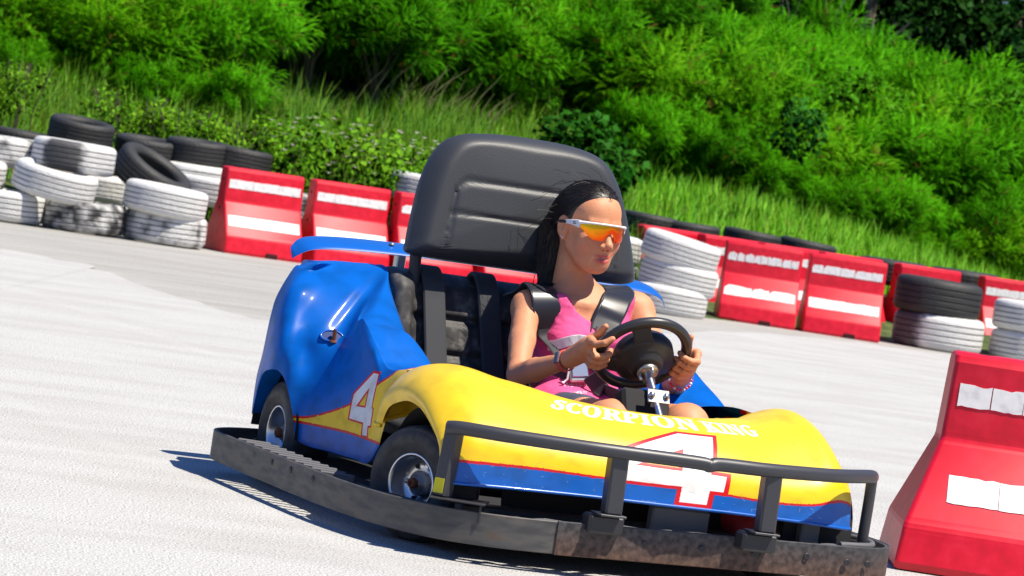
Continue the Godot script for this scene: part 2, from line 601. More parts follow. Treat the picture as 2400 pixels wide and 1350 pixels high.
func build_barriers() -> void:
	# right of view, ahead, turn about the vertical in degrees, torn, label
	var rows := [
		[-1.83, 26.72, 26.0, 0.22, "red barrier with two white stripes beside the tyre stacks, leftmost in its row"],
		[-1.23, 27, 26.0, 0.3, "red barrier above the left tip of the blue rear wing, with grass flowers behind"],
		[-0.64, 27.2, 26.0, 0.3, "red barrier cut off by the left edge of the black seat back"],
		[-0.04, 27.4, 26.0, 0.3, "red barrier showing only through the gap under the black headrest"],
		[1.82, 28.68, 2.0, 1.0, "red barrier with crumbling upper stripe, right against the leaning white tyres"],
		[2.455, 28.72, 3.0, 0.5, "red barrier with whole stripes, in front of the double row right of the crumbling one"],
		[1.16, 29.95, 32.0, 0.5, "red barrier standing behind the leaning white tyre stack, mostly hidden"],
		[1.64, 30.05, 32.0, 0.7, "red barrier in the back row peeking out left of the crumbling stripe"],
		[2.12, 30.2, 32.0, 0.5, "red barrier in the back row, only its top edge above the crumbling stripe"],
		[2.61, 30.4, 32.0, 0.5, "red barrier in the back row, its top edge above the whole stripes"],
		[3.25, 30.6, 28.0, 0.35, "red barrier behind the black tyre that lies on a white tyre"],
		[3.97, 30.8, 20.0, 0.5, "red barrier at the right picture edge behind stacked white tyres"],
		[1.515, 10.53, -1.0, 0.45, "large near red barrier cut by the lower right corner, beside the kart's bumper"],
		[2.15, 10.48, 4.0, 0.5, "red barrier adjoining the near one at the right edge, only its top in view"],
	]
	var k := 0
	var near_yaw := 23.157
	for e in rows:
		var o := make_barrier(0.10 if k == 12 else 0.0)
		o.position = at(e[0], e[1], 0.008 if e[1] < 12.0 else 0.0)
		o.rotation_degrees = Vector3(0, -near_yaw + e[2], 0)
		if k == 12: o.scale = Vector3(1, 1, 1.3)
		var whole := 1 if e[3] < 0.4 else 3
		add_tape(o, 0.447, 0.508, e[3], 9 if e[3] > 0.9 else whole + 2, 100 + k)
		add_tape(o, 0.190, 0.262, e[3] * 0.7, whole, 200 + k)
		tag(o, e[4], "barrier", "red water barriers along the track")
		k += 1

# ---------------------------------------------------------------- tyres
# paint: 0 black, 1 white with black grooves, in between patchy
func tyre_mesh(radius: float, width: float, paint: float, s: int, flank := 0.0) -> ArrayMesh:
	var n := FastNoiseLite.new()
	n.seed = s
	n.frequency = 2.2
	var st := tool_new()
	st.set_smooth_group(0)
	var h := width / 2
	# (radius, height, groove)
	var prof := [[0.60, -0.62, 0], [0.64, -0.80, 0], [0.72, -0.97, 0], [0.83, -1.0, 0], [0.93, -0.93, 0], [0.975, -0.80, 0], [0.99, -0.72, 0]]
	for g in 4:
		var y := -0.50 + g * 0.333
		prof += [[0.9985, y - 0.075, 0], [0.9985, y - 0.034, 0], [0.974, y - 0.028, 1], [0.974, y + 0.028, 1], [0.9985, y + 0.034, 0], [0.9985, y + 0.075, 0]]
	prof += [[0.99, 0.72, 0], [0.975, 0.80, 0], [0.93, 0.93, 0], [0.83, 1.0, 0], [0.72, 0.97, 0], [0.64, 0.80, 0], [0.60, 0.62, 0], [0.62, 0.40, 2], [0.70, 0.0, 2], [0.62, -0.40, 2], [0.60, -0.62, 2]]
	var segs := 72
	var V := []
	var C := []
	for k in segs:
		var a := TAU * k / segs
		var lv := []
		var lc := []
		for p in prof:
			var rr: float = p[0] * radius
			if p[2] == 0 and p[0] > 0.96 and p[0] < 0.995 and k % 2 == 0:
				rr *= 0.988   # shoulder blocks
			lv.append(Vector3(rr * cos(a), p[1] * h, rr * sin(a)))
			var q := Vector3(cos(a), p[1] * h / radius, sin(a))
			var w := n.get_noise_3dv(q) * 1.3 + n.get_noise_3dv(q * 4.0 + Vector3.ONE * 9.0) * 0.6
			var share := clampf((paint - 0.5) * 4.2 + 0.5 + w * (1.0 if paint < 0.99 and paint > 0.01 else 0.12), 0.0, 1.0)
			if paint <= 0.01: share = 0.0
			if p[2] == 1: share *= 0.05
			if p[2] == 2: share = 0.0
			if flank > 0.0: share *= 1.0 - 0.92 * smoothstep(0.80, 0.93, q.dot(Vector3(cos(flank), 0, sin(flank))) + 0.10 * n.get_noise_3dv(q * 3.0))
			var dirt := 0.85 + 0.15 * n.get_noise_3dv(q * 7.0)
			lc.append(Color(0.024, 0.024, 0.027).lerp(Color(0.74, 0.735, 0.72) * dirt, share))
		V.append(lv)
		C.append(lc)
	for k in segs:
		var k2 := (k + 1) % segs
		for i in prof.size() - 1:
			var ids := [[k, i], [k2, i], [k2, i + 1], [k, i], [k2, i + 1], [k, i + 1]]
			for d in ids:
				st.set_color(C[d[0]][d[1]])
				st.add_vertex(V[d[0]][d[1]])
	st.generate_normals()
	st.index()
	return st.commit()

func build_tyres() -> void:
	var R := 0.287
	var W := 0.208
	var kinds := {
		"white": tyre_mesh(R, W, 1.0, 1), "chalky": tyre_mesh(R, W, 0.86, 2), "patchy": tyre_mesh(R, W, 0.60, 3), "worn": tyre_mesh(R, W, 0.44, 4),
		"black": tyre_mesh(R, W, 0.0, 5), "wide_black": tyre_mesh(R * 1.08, W * 1.15, 0.0, 6), "spot": tyre_mesh(R, W, 0.9, 7, 1.1), "small": tyre_mesh(R * 0.9, W * 0.9, 1.0, 8),
		"small_black": tyre_mesh(0.237, 0.18, 0.0, 9), "big_black": tyre_mesh(0.33, 0.27, 0.0, 10), "big_spot": tyre_mesh(0.345, 0.265, 0.93, 11, 1.1), "big_white": tyre_mesh(0.335, 0.23, 1.0, 12),
	}
	# kind, right, ahead, height of its centre, lean sideways, lean forward (degrees), spin, label
	var t := [
		["white", -3.5, 26, 0.11, 0, 0, 10, "white tyre lying on the ground at the left picture edge"],
		["chalky", -3.8, 26.05, 0.3, -3, 2, 40, "white grooved tyre at the left picture edge, on top of the lying white one"],
		["worn", -2.95, 26.1, 0.11, 2, 0, 0, "tyre with flaking white paint on the ground between two white stacks"],
		["chalky", -3.17, 26, 0.315, -7, 4, 70, "white grooved tyre leaning down to the right across the flaking tyre"],
		["spot", -3.1, 26.25, 0.5, -1, 0, 300, "white tyre with a black patch on top of the leaning grooved tyre"],
		["patchy", -3.62, 26.4, 0.46, 0, 0, 120, "half black, half white tyre at the left edge under the dark row"],
		["patchy", -2.41, 26.25, 0.11, 0, 0, 200, "tyre with blackened white paint on the ground against the leftmost barrier"],
		["white", -2.43, 26.2, 0.3, -3, 0, 30, "bright white tyre on top of the blackened one, left of the leftmost barrier"],
		["black", -2.6, 26.75, 0.44, -27, 12, 0, "black tyre tipped over and leaning down onto the bright white tyre"],
		["small", -2.99, 27.3, 0.29, 0, 0, 0, "small white tyre seen in the gap below the tipped black tyre"],
		["white", -2.75, 27.4, 0.1, 0, 0, 60, "white tyre deep in the gap behind the flaking tyre"],
		["small_black", -3.65, 27.6, 0.52, -2, 0, 0, "black tyre at the far left in the row below the grass"],
		["small_black", -3.22, 27.5, 0.66, -4, 6, 0, "black tyre on top of another, highest of all, under the yellow weeds at left"],
		["small_black", -3.18, 27.55, 0.43, 0, 0, 30, "black tyre directly under the highest black tyre"],
		["small_black", -2.76, 27.75, 0.6, -2, 4, 0, "black tyre overgrown by weeds, right of the highest one"],
		["small_black", -2.74, 27.75, 0.38, 0, 0, 50, "black tyre in the shade under the overgrown one"],
		["small_black", -2.4, 27.8, 0.64, 0, 3, 0, "black tyre on a white tyre left behind the leftmost barrier"],
		["white", -2.4, 27.8, 0.45, 0, 0, 90, "white tyre under the black one, half hidden by the leftmost barrier"],
		["chalky", -2.24, 27.5, 0.38, 0, 0, 130, "white tyre low behind the left end of the leftmost barrier"],
		["small_black", -2.1, 27.9, 0.63, -3, 0, 0, "black tyre sinking into weeds above the leftmost barrier"],
		["worn", -1.65, 27.8, 0.36, 0, 0, 0, "black and white tyre showing in the gap between the two left barriers"],
		["black", -1.65, 27.8, 0.13, 0, 0, 0, "dark tyre on the ground in the gap between the two left barriers"],
		["white", -0.72, 28.1, 0.62, -3, 0, 0, "white tyre at the top left corner of the seat back, by the white flowers"],
		["white", 0.62, 28.3, 0.42, -6, 0, 0, "white tyre right behind the driver's sunglasses"],
		["chalky", 0.61, 28.35, 0.21, 0, 0, 50, "white tyre behind the driver's chin, under another"],
		["white", 1.17, 27.9, 0.46, -9, 2, 20, "smooth white tyre on top of the leaning stack, left of the crumbling barrier"],
		["white", 1.18, 27.9, 0.275, -6, 2, 70, "white tyre in the middle of the leaning stack"],
		["white", 1.13, 27.85, 0.1, -2, 0, 110, "white tyre at the bottom of the leaning stack, above the blue wing tip"],
		["small_black", 1.02, 30.9, 0.58, -3, 0, 0, "black tyre lying behind the head, left of the hidden back barrier"],
		["small_black", 1.35, 30.9, 0.56, 0, 0, 0, "black tyre sticking up in the gap of the back barriers"],
		["small_black", 1.85, 31, 0.57, -3, 0, 0, "long black tyre in the grass above the crumbling barrier"],
		["small_black", 2.32, 31.2, 0.56, -4, 0, 0, "black tyre in the grass above the barrier with whole stripes"],
		["black", 3, 30.9, 0.5, 0, 0, 0, "black tyre upright in the dark gap right of the double row"],
		["black", 3, 30.9, 0.22, 0, 0, 40, "black tyre at the foot of the dark gap right of the double row"],
		["black", 3.62, 31.2, 0.5, 0, 0, 0, "black tyre in the gap between the two right hand back barriers"],
		["black", 3.62, 31.2, 0.22, 0, 0, 60, "lower black tyre in the gap between the two right hand back barriers"],
		["big_spot", 3.24, 29.1, 0.135, 0, 0, 250, "white tyre with black smear lying under a black tyre at right"],
		["big_black", 3.2, 29.1, 0.395, -1, 0, 0, "black tyre lying on the smeared white tyre at right"],
		["big_white", 4, 29.3, 0.115, 0, 0, 0, "white tyre on the ground at the right picture edge"],
		["big_white", 3.99, 29.3, 0.345, 0, 0, 40, "white tyre on top at the right picture edge"],
	]
	for e in t:
		var o := MeshInstance3D.new()
		o.name = "old_tyre"
		o.mesh = kinds[e[0]]
		o.material_override = M.tyre_skin
		add_child(o, true)
		o.position = at(e[1], e[2], e[3])
		o.basis = Basis(RIGHT, deg_to_rad(e[5])) * Basis(-AHEAD, deg_to_rad(e[4])) * Basis(Vector3.UP, deg_to_rad(float(e[6])))
		tag(o, e[7], "tyre", "old tyres stacked along the track")

# ---------------------------------------------------------------- vegetation
class Leaves:
	var v := PackedVector3Array()
	var n := PackedVector3Array()
	var c := PackedColorArray()
	func tri3(a: Vector3, b: Vector3, d: Vector3, nn: Vector3, col: Color) -> void:
		v.append(a); v.append(b); v.append(d)
		n.append(nn); n.append(nn); n.append(nn)
		c.append(col); c.append(col); c.append(col)
	func mesh() -> ArrayMesh:
		var arr := []
		arr.resize(Mesh.ARRAY_MAX)
		arr[Mesh.ARRAY_VERTEX] = v
		arr[Mesh.ARRAY_NORMAL] = n
		arr[Mesh.ARRAY_COLOR] = c
		var m := ArrayMesh.new()
		m.add_surface_from_arrays(Mesh.PRIMITIVE_TRIANGLES, arr)
		return m

func rnd_dir(g: RandomNumberGenerator) -> Vector3:
	var z := g.randf_range(-1, 1)
	var a := g.randf_range(0, TAU)
	return Vector3(sqrt(1 - z * z) * cos(a), z, sqrt(1 - z * z) * sin(a))

# a feathery twice-divided leaf: a drooping midrib with narrow leaflets on both sides
func frond(L: Leaves, at0: Vector3, dir: Vector3, length: float, out: Vector3, col: Color, g: RandomNumberGenerator) -> void:
	var side := dir.cross(Vector3.UP).normalized()
	if side.length() < 0.5: side = Vector3.RIGHT
	var pairs := 9
	var p := at0
	var d := dir
	for k in pairs:
		d = (d + Vector3(0, -0.13, 0)).normalized()
		p += d * (length / pairs)
		var up := side.cross(d).normalized()
		var t := float(k) / (pairs - 1)
		var ll := length * (0.42 - 0.26 * absf(t - 0.35) - 0.12 * t)
		for s in [-1.0, 1.0]:
			var q: Vector3 = (side * s + d * 0.55 - up * 0.22 + rnd_dir(g) * 0.12).normalized()
			var wdt := d * (length * 0.036)
			var tip := p + q * ll - Vector3(0, ll * 0.10, 0)
			var mid := p + q * ll * 0.5
			var nn := ((up if up.y > 0 else -up) * 0.55 + out * 0.6 + Vector3(0, 0.25, 0)).normalized()
			var cc := col * g.randf_range(0.85, 1.15)
			L.tri3(p, mid + wdt, tip, nn, cc)
			L.tri3(p, tip, mid - wdt, nn, cc)

func shrub_mesh(w: float, h: float, count: int, s: int, size: float, c0: Color, c1: Color) -> ArrayMesh:
	var g := RandomNumberGenerator.new()
	g.seed = s
	var L := Leaves.new()
	# lobes: clumps of foliage spread over the crown
	var lobes := []
	for i in 38:
		var d := rnd_dir(g)
		d.y = absf(d.y) * 1.0 - 0.12
		var q := Vector3(d.x * w * 0.5, h * 0.42 + d.y * h * 0.5, d.z * w * 0.5) * g.randf_range(0.62, 1.12)
		q.y = maxf(q.y, 0.12)
		lobes.append([q, g.randf_range(0.13, 0.28) * w * 0.58, g.randf()])
	for i in count:
		var lb: Array = lobes[g.randi() % lobes.size()]
		var o := rnd_dir(g)
		o.y = o.y * 0.8 + 0.15
		var rr: float = lb[1] * pow(g.randf(), 0.4)
		var p: Vector3 = lb[0] + o * rr
		if p.y < 0.03: p.y = 0.03 + g.randf() * 0.1
		var outw := (p - Vector3(0, h * 0.3, 0)).normalized()
		var dir := (o * 0.7 + outw * 0.4 + Vector3(0, 0.35, 0) + rnd_dir(g) * 0.45).normalized()
		var col := c0.lerp(c1, clampf(lb[2] * 0.7 + g.randf_range(-0.2, 0.5), 0, 1))
		if g.randf() < 0.02: col = Color(0.20, 0.13, 0.03)
		frond(L, p, dir, size * g.randf_range(0.7, 1.25), (o * 0.6 + outw * 0.6).normalized(), col, g)
	return L.mesh()

func broad_mesh(w: float, h: float, count: int, s: int, size: float, c0: Color, c1: Color) -> ArrayMesh:
	var g := RandomNumberGenerator.new()
	g.seed = s
	var L := Leaves.new()
	var lobes := []
	for i in 18:
		var d := rnd_dir(g)
		lobes.append([Vector3(d.x * w * 0.45, h * 0.5 + d.y * h * 0.45, d.z * w * 0.45), g.randf_range(0.12, 0.24) * w, g.randf()])
	for i in count:
		var lb: Array = lobes[g.randi() % lobes.size()]
		var o := rnd_dir(g)
		var p: Vector3 = lb[0] + o * (lb[1] * pow(g.randf(), 0.35))
		var dir := (o + rnd_dir(g) * 0.6 + Vector3(0, -0.3, 0)).normalized()
		var side := dir.cross(rnd_dir(g)).normalized()
		var nn := (side.cross(dir) * signf(side.cross(dir).y + 0.01) * 0.7 + o * 0.4 + Vector3(0, 0.2, 0)).normalized()
		var ll := size * g.randf_range(0.6, 1.3)
		var col := c0.lerp(c1, clampf(lb[2] * 0.6 + g.randf() * 0.5, 0, 1))
		var m1 := p + dir * ll * 0.4 + side * ll * 0.38
		var m2 := p + dir * ll * 0.4 - side * ll * 0.38
		var tip := p + dir * ll - Vector3(0, ll * 0.15, 0)
		L.tri3(p, m1, tip, nn, col)
		L.tri3(p, tip, m2, nn, col)
	return L.mesh()

func tuft_mesh(blades: int, h: float, spread: float, s: int, c0: Color, c1: Color, bend: float) -> ArrayMesh:
	var g := RandomNumberGenerator.new()
	g.seed = s
	var L := Leaves.new()
	for i in blades:
		var a := g.randf_range(0, TAU)
		var p := Vector3(cos(a), 0, sin(a)) * spread * sqrt(g.randf())
		var lean := Vector3(cos(a), 0, sin(a)) * g.randf_range(0.05, bend) + Vector3(g.randf_range(-1, 1), 0, g.randf_range(-1, 1)) * bend * 0.5
		var len := h * g.randf_range(0.5, 1.15)
		var w := Vector3(-sin(a), 0, cos(a)) * (0.0055 + 0.003 * g.randf())
		var col := c0.lerp(c1, g.randf())
		if g.randf() < 0.06: col = Color(0.28, 0.22, 0.07)
		var q := p
		var nn := (Vector3(0, 0.8, 0) + Vector3(cos(a), 0, sin(a)) * 0.5).normalized()
		for k in 3:
			var t := (k + 1) / 3.0
			var q2 := p + Vector3(0, len * (t - 0.22 * t * t * lean.length() / maxf(bend, 0.1)), 0) + lean * len * t * t
			var w1 := w * (1.0 - k / 3.0)
			var w2 := w * (1.0 - t)
			L.tri3(q - w1, q + w1, q2 + w2, nn, col)
			if k < 2: L.tri3(q - w1, q2 + w2, q2 - w2, nn, col)
			q = q2
	return L.mesh()

func scatter(called: String, meshes: Array, spots: Array, m: Material, label: String, category: String) -> void:
	# spots: [position, scale, turn, tint]; one object per mesh kind, all one mass
	for k in meshes.size():
		var mine := []
		for i in spots.size():
			if i % meshes.size() == k: mine.append(spots[i])
		var mm := MultiMesh.new()
		mm.transform_format = MultiMesh.TRANSFORM_3D
		mm.use_colors = true
		mm.mesh = meshes[k]
		mm.instance_count = mine.size()
		for i in mine.size():
			var e: Array = mine[i]
			mm.set_instance_transform(i, Transform3D(Basis(Vector3.UP, e[2]).scaled(Vector3.ONE * e[1]), e[0]))
			mm.set_instance_color(i, e[3])
		var o := MultiMeshInstance3D.new()
		o.name = called
		o.multimesh = mm
		o.material_override = m
		add_child(o, true)
		tag(o, label, category, "", "stuff")

func shrub(called: String, mesh: Mesh, where: Vector3, sc: Vector3, turn: float, label: String, category: String, group: String, stems := 5) -> void:
	var o := base(called, where, label, category, group)
	o.rotation.y = turn
	o.scale = sc
	var f := MeshInstance3D.new()
	f.name = "foliage"
	f.mesh = mesh
	f.material_override = M.leaf
	o.add_child(f, true)
	if called == "climbing_vine": return
	var s := MeshInstance3D.new()
	s.name = "stem"
	s.mesh = stem_mesh
	s.material_override = M.twig
	o.add_child(s, true)

var stem_mesh: Mesh
const SHRUB_FRONT := [
	[-2.1, 34.4, 0.9, 3, 0.22],
	[-1.5, 34.6, 0.85, 3, 0.22],
	[-2.3, 35.2, 1.1, 3, 0.12],
	[-1.6, 35.6, 1.1, 3, 0.12],
	[-1.0, 36.0, 0.9, 3],
	[-4.9, 32.6, 0.92, 4],
	[-4.15, 32.5, 0.89, 4],
	[-3.45, 32.6, 0.99, 4],
	[-2.8, 32.9, 0.87, 0],
	[-5.3, 34, 1.12, 4],
	[-4.6, 34.1, 0.93, 1],
	[-3.9, 34.2, 0.91, 3],
	[-3.2, 34.2, 0.99, 4],
	[-2.75, 34.6, 0.99, 3],
	[-5, 35.6, 1.11, 1],
	[-4.1, 35.7, 1.04, 4],
	[-3.3, 35.8, 0.97, 0],
	[-2, 36, 1.05, 0],
	[-1.35, 36.2, 0.90, 4],
	[-0.7, 36.4, 0.86, 0],
	[0, 36.4, 1.10, 2],
	[0.75, 36.3, 0.99, 3],
	[1.35, 35.9, 1.13, 4],
	[2, 35.8, 1.06, 4],
	[2.7, 36, 0.97, 4],
	[3.4, 36.3, 0.98, 1],
	[4.1, 36.7, 1.11, 0],
	[4.8, 37.1, 0.86, 4],
	[5.5, 37.5, 0.92, 3],
]

func build_vegetation() -> void:
	var g := RandomNumberGenerator.new()
	g.seed = 77
	var st := tool_new()
	for i in 7:
		var a := TAU * i / 7.0
		var pts := [Vector3(0.03 * cos(a), -0.2, 0.03 * sin(a))]
		for k in 5:
			pts.append(Vector3(cos(a + k * 0.2), 0, sin(a + k * 0.2)) * (0.04 + 0.06 * k) + Vector3(0, 0.13 * (k + 1), 0))
		tube(st, pts, [0.012, 0.011, 0.009, 0.007, 0.005, 0.003], 5)
	st.generate_normals()
	st.index()
	stem_mesh = st.commit()
	# feathery shrubs over the whole bank: rows from the front to the crest
	var c_dark := Color(0.045, 0.215, 0.004)
	var c_mid := Color(0.078, 0.375, 0.006)
	var c_lit := Color(0.15, 0.55, 0.010)
	var kinds := [
		shrub_mesh(1.5, 1.25, 3600, 11, 0.12, c_mid, c_lit), shrub_mesh(1.3, 1.5, 3600, 12, 0.125, c_mid, c_lit), shrub_mesh(1.7, 1.2, 3800, 13, 0.11, c_dark.lerp(c_mid, 0.4), c_lit),
		shrub_mesh(1.4, 1.4, 3400, 14, 0.12, c_dark, c_mid.lerp(c_lit, 0.3)), shrub_mesh(1.6, 1.1, 3400, 15, 0.13, c_mid, c_lit.lerp(Color(0.25, 0.52, 0.012), 0.5)),
	]
	# right of view, ahead, size, kind; the near edge of the thicket, then fill behind it
	var front := []
	for e in SHRUB_FRONT: front.append(e)
	for row in 5:
		var d := 37.0 + row * 1.35
		var r := -6.5 + (row % 2) * 0.5
		while r < 8.5:
			front.append([r + g.randf_range(-0.25, 0.25), d + maxf(0.0, r) * 0.12 + g.randf_range(-0.4, 0.4), g.randf_range(0.85, 1.2), g.randi() % 5])
			r += 0.95
	# smaller bushes in between, so that the wall has no even mounds
	for i in 46:
		var r := g.randf_range(-5.2, 5.6)
		var d := (32.6 if r < -2.4 else (36.5 if r < -1.3 else 36.2 + maxf(0.0, r - 3.0) * 0.5)) + g.randf_range(0.0, 3.0)
		front.append([r, d, g.randf_range(0.35, 0.7), g.randi() % 5])
	for i in 26:   # a skirt of low bushes along the foot of the wall
		var r := lerpf(0.9, 5.9, i / 25.0)
		front.append([r + g.randf_range(-0.1, 0.1), 34.7 + 0.28 * maxf(0.0, r - 1.6) + g.randf_range(-0.25, 0.3), g.randf_range(0.42, 0.62), g.randi() % 5])
	for i in 12:
		var r := lerpf(-5.2, -2.5, i / 11.0)
		front.append([r, 31.9 + g.randf_range(-0.2, 0.3), g.randf_range(0.35, 0.5), g.randi() % 5])
	for e in front:
		var p := at(e[0], e[1], hill(e[0], e[1]) - 0.05 + (e[4] if e.size() > 4 else 0.0))
		var sz: float = e[2]
		shrub("feathery_shrub", kinds[e[3]], p, Vector3(sz, sz * g.randf_range(0.9, 1.1), sz), g.randf_range(0, TAU), ("low feathery bush at the foot of the right hand thicket" if sz < 0.63 and e[0] > 0.4 and e[1] < 36.4 else "low feathery bush at the foot of the upper left thicket" if sz < 0.52 and e[0] < -2.3 else "feathery green shrub in the thicket at the upper left" if e[0] < -2.3 else ("feathery green shrub in the hollow above the seat back" if e[0] < 0.4 else "feathery green shrub on the right half of the bank")) if e[1] < 37.0 else ("feathery shrub further up the bank at the left" if e[0] < -1.0 else ("feathery shrub further up the bank in the middle" if e[0] < 2.0 else "feathery shrub further up the bank at the right")), "shrub", "feathery shrubs on the bank")
	# vine with broad leaves climbing over the shrubs behind the seat
	shrub("climbing_vine", broad_mesh(1.0, 0.85, 1500, 21, 0.085, Color(0.02, 0.12, 0.012), Color(0.06, 0.26, 0.025)), at(0.42, 32.6, hill(0.42, 32.6) + 0.05), Vector3.ONE * 0.9, 0.4, "dark broad-leaved vine mound above the black seat back", "vine", "")
	shrub("climbing_vine", broad_mesh(0.5, 0.6, 420, 22, 0.08, Color(0.02, 0.12, 0.015), Color(0.06, 0.26, 0.03)), at(2.25, 33.2, hill(2.25, 33.2) + 0.75), Vector3.ONE * 0.75, 1.0, "small broad-leaved vine hanging in the middle of the right hand shrubs", "vine", "")
	var sap := broad_mesh(1.1, 1.0, 1900, 25, 0.06, Color(0.05, 0.24, 0.01), Color(0.15, 0.44, 0.02))
	var nth := 0
	for e in [[-3.9, 33.4, 0.7], [-0.55, 36.6, 0.9], [1.7, 36.9, 0.8], [3.1, 37.2, 1.0], [4.6, 38.2, 1.0], [-1.7, 36.6, 0.8]]:
		shrub("broadleaf_sapling", sap, at(e[0], e[1], hill(e[0], e[1]) + 0.35), Vector3.ONE * e[2], nth * 1.1, ["broad-leaved sapling in the upper left thicket", "broad-leaved sapling behind the dry stalks", "broad-leaved sapling above the crumbling barrier", "broad-leaved sapling in the middle of the right hand bank", "broad-leaved sapling near the right picture edge", "broad-leaved sapling in the dark hollow"][nth], "sapling", "broad-leaved saplings among the shrubs")
		nth += 1
	# dark trees beyond the crest at the upper right
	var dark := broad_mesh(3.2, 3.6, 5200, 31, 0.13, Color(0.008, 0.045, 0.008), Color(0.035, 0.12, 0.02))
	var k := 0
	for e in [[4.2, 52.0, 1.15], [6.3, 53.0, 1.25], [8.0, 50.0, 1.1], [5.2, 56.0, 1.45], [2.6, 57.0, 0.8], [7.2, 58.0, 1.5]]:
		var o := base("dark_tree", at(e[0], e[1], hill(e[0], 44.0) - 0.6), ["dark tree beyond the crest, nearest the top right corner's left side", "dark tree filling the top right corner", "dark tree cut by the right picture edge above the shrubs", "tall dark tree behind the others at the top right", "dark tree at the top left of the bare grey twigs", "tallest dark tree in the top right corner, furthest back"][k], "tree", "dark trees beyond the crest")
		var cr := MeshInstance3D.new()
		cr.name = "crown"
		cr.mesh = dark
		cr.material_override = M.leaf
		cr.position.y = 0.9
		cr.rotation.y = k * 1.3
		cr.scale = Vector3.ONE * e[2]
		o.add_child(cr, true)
		var ts := tool_new()
		tube(ts, [v3(0, -1.5, 0), v3(0.05, 0.5, 0.02), v3(-0.03, 1.8, 0.03), v3(0.04, 3.2, 0)], [0.16, 0.13, 0.10, 0.05], 9)
		tube(ts, [v3(0, 1.0, 0), v3(0.5, 1.9, 0.2), v3(0.9, 2.9, 0.3)], [0.08, 0.05, 0.02], 7)
		tube(ts, [v3(0, 1.3, 0), v3(-0.5, 2.2, -0.2), v3(-0.8, 3.1, 0.1)], [0.07, 0.05, 0.02], 7)
		commit("trunk", ts, M.twig, o)
		k += 1
	# bare grey twigs against the gap of sky
	var bare := base("bare_bush", at(3.0, 42.5, hill(3.0, 42.5) + 0.3), "bare grey twigs of a leafless bush at the top, left of the dark trees", "bush")
	var bt := tool_new()
	for i in 20:
		var p := Vector3(g.randf_range(-0.7, 0.7), 0, g.randf_range(-0.3, 0.3))
		var d := Vector3(g.randf_range(-0.5, 0.5), 1.0, g.randf_range(-0.3, 0.3)).normalized()
		var pts := []
		for j in 7:
			pts.append(p)
			d = (d + rnd_dir(g) * 0.25 + Vector3(0.05, -0.02, 0)).normalized()
			p += d * 0.2
		tube(bt, pts, 0.0024, 4)
	commit("twigs", bt, M.grey_twig, bare)
	# grass: bright short band at the right, long soft grass on the left mound
	var bright := [tuft_mesh(22, 0.24, 0.09, 41, Color(0.08, 0.33, 0.008), Color(0.19, 0.47, 0.015), 0.35), tuft_mesh(20, 0.30, 0.10, 42, Color(0.07, 0.30, 0.008), Color(0.17, 0.44, 0.015), 0.5), tuft_mesh(18, 0.29, 0.08, 43, Color(0.11, 0.36, 0.012), Color(0.25, 0.48, 0.03), 0.3)]
	var spots := []
	for i in 5200:
		var r := g.randf_range(-0.4, 6.2)
		var d := 29.0 + 0.3 * maxf(r, 0.0) + 6.0 * pow(g.randf(), 1.3)
		if d < 30.9 and r > 0.3 and r < 4.6 and d < 30.0 + 0.28 * r: continue
		var tint := g.randf_range(0.75, 1.1)
		spots.append([at(r, d, hill(r, d)), g.randf_range(0.6, 1.2), g.randf_range(0, TAU), Color(tint * g.randf_range(0.85, 1.15), tint, tint)])
	scatter("bright_grass", bright, spots, M.grass_blade, "bright yellow-green grass growing behind the right hand barriers", "grass")
	var soft := [tuft_mesh(26, 0.42, 0.11, 51, Color(0.04, 0.17, 0.006), Color(0.11, 0.28, 0.012), 0.7), tuft_mesh(26, 0.50, 0.12, 52, Color(0.05, 0.18, 0.006), Color(0.13, 0.28, 0.015), 0.8), tuft_mesh(20, 0.36, 0.10, 53, Color(0.08, 0.22, 0.010), Color(0.18, 0.30, 0.02), 0.6)]
	spots = []
	for i in 4600:
		var r := g.randf_range(-5.4, 0.9)
		var d := 28.1 + 8.5 * pow(g.randf(), 1.2)
		if d > 33.0 and r > -2.6 and r < -1.35: continue
		var tint := g.randf_range(0.65, 1.15)
		spots.append([at(r, d, hill(r, d)), g.randf_range(0.55, 1.1), g.randf_range(0, TAU), Color(tint * g.randf_range(0.8, 1.2), tint, tint)])
	scatter("long_grass", soft, spots, M.grass_blade, "long soft green grass on the mound behind the left tyres", "grass")
	# dry stalks
	var dry := base("dry_grass", at(-1.0, 34.6, hill(-1.0, 34.6) + 0.1), "clump of dry pinkish grass stalks leaning right in the dark hollow", "dry grass")
	var dt := tool_new()
	for i in 42:
		var p := Vector3(g.randf_range(-0.75, 0.75), 0, g.randf_range(-0.4, 0.4))
		var pts := []
		var lean := RIGHT * g.randf_range(0.2, 0.7)
		var hh := g.randf_range(0.25, 0.6)
		for j in 4:
			var t := j / 3.0
			pts.append(p + Vector3(0, hh * t, 0) + lean * hh * t * t)
		tube(dt, pts, [0.003, 0.003, 0.0045, 0.0015], 4)
	M.dry = mk("dry", lin(0.22, 0.23, 0.09), 0.9)
	commit("stalks", dt, M.dry, dry)
	# flowering weeds spilling over the barriers
	var weed_leaf := broad_mesh(0.8, 0.5, 1500, 61, 0.045, Color(0.10, 0.34, 0.012), Color(0.26, 0.52, 0.03))
	var weeds := [[-1.22, 28.3, 1.0, "flowering weeds with small white heads spilling over two barriers"], [-1.62, 28.4, 0.9, "flowering weeds left of the densest ones, above the leftmost barrier"], [-0.85, 28.5, 0.8, "flowering weeds next to the white tyre at the seat's corner"], [-2.6, 28.4, 0.65, "yellowish weeds growing over the black tyre row"], [-3.0, 28.5, 0.65, "yellowish weeds right above the highest black tyre"], [-2.15, 28.4, 0.7, "yellowish weeds at the left end of the leftmost barrier"], [-3.9, 28.3, 0.6, "yellowish weeds at the left picture edge"]]
